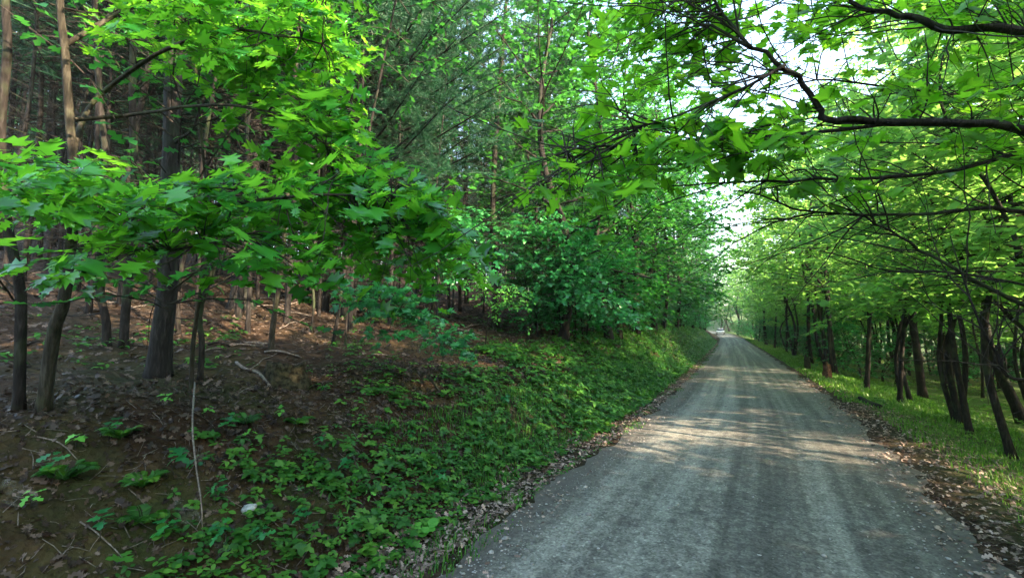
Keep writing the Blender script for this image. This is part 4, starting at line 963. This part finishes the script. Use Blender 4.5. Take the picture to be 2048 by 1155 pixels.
# hanging dead twig in front of the bank
g, D = G(405, 1075); top, _ = G(388, 790); rng = np.random.default_rng(5)
pts = curve([top + [0, 0, .12], P(385, 850, D * 1.18), P(392, 930, D * 1.07), P(402, 1000, D * 1.0), g + [0, 0, .0]], 24) - g
mb = MB(); tube(mb, pts, np.linspace(.008, .0035, 24), 6, .12, rng); tube(mb, wander(pts[11], (-.3, -.2, -.7), .16, 5, rng, .1), np.linspace(.004, .002, 6), 4); tube(mb, wander(pts[20], (.2, -.3, -.3), .08, 4, rng, .1), np.linspace(.003, .002, 5), 4)
o = mb.obj('dead_twig', M['dead'], None, True); o.location = [float(q) for q in g]; tag(o, 'long bare dead stem trailing down the near bank beside the ferns', 'twig')

# reddish rotten stub right, small stub
for (px, py, hh, r, mt, lb) in ((1655, 757, .55, .13, 'rotten_red', 'reddish rotten stub standing at the edge of the right verge'), (1615, 738, .6, .12, 'stump_wood', 'dark broken stub beyond the reddish one on the right verge'), (1240, 680, .4, .1, 'stump_wood', 'dark weathered stub on the bank top far along on the left')):
    g, D = G(px, py); th = np.linspace(0, 2 * np.pi, 14, endpoint=False); mb = MB(); K = 7; V = []
    for k in range(K): V.append(np.stack([np.cos(th), np.sin(th), 0 * th], -1) * r * (1.3 - .4 * k / K) * (1 + rng.normal(0, .07, (14, 1))) + np.array([0, 0, -.15 + (hh + .15) * k / (K - 1)]) + (np.stack([0 * th, 0 * th, rng.normal(0, .07, 14)], -1) if k == K - 1 else 0))
    V.append(np.array([[0, 0, hh * .7]])); f = []
    for k in range(K - 1):
        for j in range(14): a0, b0 = k * 14 + j, k * 14 + (j + 1) % 14; f += [(a0, b0, b0 + 14), (a0, b0 + 14, a0 + 14)]
    f += [((K - 1) * 14 + j, (K - 1) * 14 + (j + 1) % 14, K * 14) for j in range(14)]
    mb.add(np.concatenate(V), f); o = mb.obj('broken_stub', M[mt]); o.location = [float(q) for q in g]; tag(o, lb, 'stump')

# white rock, spider webs
import bmesh
g, D = G(497, 1035); bm = bmesh.new(); bmesh.ops.create_icosphere(bm, subdivisions=3, radius=1)
rng = np.random.default_rng(2)
for v in bm.verts:
    c0 = v.co; k = 1 + .18 * math.sin(c0.x * 4 + 1) * math.cos(c0.y * 5) + .06 * math.sin(c0.z * 11 + c0.x * 9); v.co = Vector((c0.x * .055 * k, c0.y * .034 * k, c0.z * .03 * k))
me = bpy.data.meshes.new('rock'); bm.to_mesh(me); bm.free(); me.materials.append(M['white_rock'])
for p_ in me.polygons: p_.use_smooth = True
o = link('rock', me, None, (g[0], g[1], g[2] + .045)); o.rotation_euler = (.3, -.2, .5); tag(o, 'small pale rock lying on the near bank among the creepers', 'rock')
for i, (a_, w, dd, lb) in enumerate([((370, 1050), .17, .09, 'grey spider web sheet stretched left of the pale rock'), ((440, 1125), .16, .07, 'pale spider web sheet at the bottom edge of the bank'), ((30, 1020), .2, .1, 'large dusty spider web at the lower left edge'), ((590, 1000), .12, .06, 'thin spider web right of the pale rock'), ((885, 930), .16, .07, 'faint spider web over the creepers in mid bank'), ((560, 745), .16, .1, 'faint spider web strung over the stump'), ((740, 790), .15, .06, 'faint spider web on the bank crest right of the stump')]):
    g, D = G(*a_); K = 14; X, Y = np.meshgrid(np.linspace(-1, 1, K), np.linspace(-1, 1, K)); rr = np.sqrt(X ** 2 + Y ** 2)
    k2 = 1 / np.maximum(1, rr); X, Y = X * k2, Y * k2; w *= .55; dd *= .5; gx = g[0] + X * w * (1 + .2 * np.sin(Y * 5)); gy = g[1] + Y * dd * 1.4 + X * w * .3
    gz = H(gx, gy) + .05 + .02 * (X ** 2 + Y ** 2); v = np.stack([gx - g[0], gy - g[1], gz - g[2]], -1).reshape(-1, 3); id_ = np.arange(K * K).reshape(K, K)
    A, B, C_, D_ = id_[:-1, :-1].ravel(), id_[:-1, 1:].ravel(), id_[1:, 1:].ravel(), id_[1:, :-1].ravel()
    mb = MB(); mb.add(v, np.concatenate([np.stack([A, B, C_], 1), np.stack([A, C_, D_], 1)])); o = mb.obj('spider_web', M['web'], None, True); o.location = [float(q) for q in g]; tag(o, lb, 'spider web')

# ------------------------------------------------------------------ white car far down the road
def car():
    y = 128.0; x = -3.0; root = empty('parked_car', (x, y, h1(x, y) + .02), 'small white car far off at the left side of the road', 'car')
    def prof(name, pts, hw, mat, par=root, taper=1.0):
        n_ = len(pts); v = [(-hw * (taper if z > .95 else 1), yy, z) for yy, z in pts] + [(hw * (taper if z > .95 else 1), yy, z) for yy, z in pts]; f = []
        for i in range(n_): j = (i + 1) % n_; f += [(i, j, j + n_), (i, j + n_, i + n_)]
        for i in range(1, n_ - 1): f += [(0, i + 1, i), (n_, n_ + i, n_ + i + 1)]
        mb = MB(); mb.add(v, f); o = mb.obj(name, mat, par); bv = o.modifiers.new('bevel', 'BEVEL'); bv.width = .04; bv.segments = 2; bv.limit_method = 'ANGLE'; return o
    prof('body', [(-2.1, .3), (-2.15, .6), (-2.0, .85), (-.95, .95), (1.2, .98), (2.05, .92), (2.12, .5), (2.05, .3)], .88, M['car_paint'])
    prof('cabin', [(-.95, .94), (-.35, 1.42), (.95, 1.45), (1.75, .96)], .78, M['car_glass'], taper=.9)
    prof('roof', [(-.38, 1.42), (-.3, 1.47), (.9, 1.5), (1.0, 1.44)], .70, M['car_paint'])
    for sx in (-1, 1):
        mb = MB(); v = [(sx * .62 + dx, -2.17, .68 + dz) for dx in (-.17, .17) for dz in (-.07, .07)] + [(sx * .62 + dx, -2.0, .68 + dz) for dx in (-.17, .17) for dz in (-.07, .07)]
        mb.add(v, [(0, 2, 1), (1, 2, 3), (0, 1, 4), (1, 5, 4), (2, 6, 3), (3, 6, 7), (1, 3, 5), (3, 7, 5), (0, 4, 2), (2, 4, 6)]); mb.obj('headlight', M['car_lamp'], root)
        for yy in (-1.35, 1.35):
            mb = MB(); tube(mb, [(sx * .70, yy, .31), (sx * .90, yy, .31)], .31, 18); w_ = mb.obj('wheel', M['car_rubber'], root)
            mb = MB(); tube(mb, [(sx * .895, yy, .31), (sx * .912, yy, .31)], .19, 14); mb.obj('rim', M['car_paint'], w_)
car()

# ------------------------------------------------------------------ thin summer haze
v = np.array([(x, y, z) for x in (-1700, 1700) for y in (-1700, 1700) for z in (float(zz_all.min()) - 1.0, ZTOP)])
mb = MB(); mb.add(v, [(0, 1, 3), (0, 3, 2), (4, 6, 7), (4, 7, 5), (0, 4, 5), (0, 5, 1), (2, 3, 7), (2, 7, 6), (0, 2, 6), (0, 6, 4), (1, 5, 7), (1, 7, 3)])
m, t, out = new_mat('haze_air'); pv = node(t, 'ShaderNodeVolumePrincipled'); pv.inputs['Color'].default_value = (.86, .95, .93, 1); pv.inputs['Density'].default_value = HAZE
t.links.new(pv.outputs[0], out.inputs['Volume']); tag(mb.obj('haze', m), 'thin pale haze in the far air over the road', None, None, 'stuff')
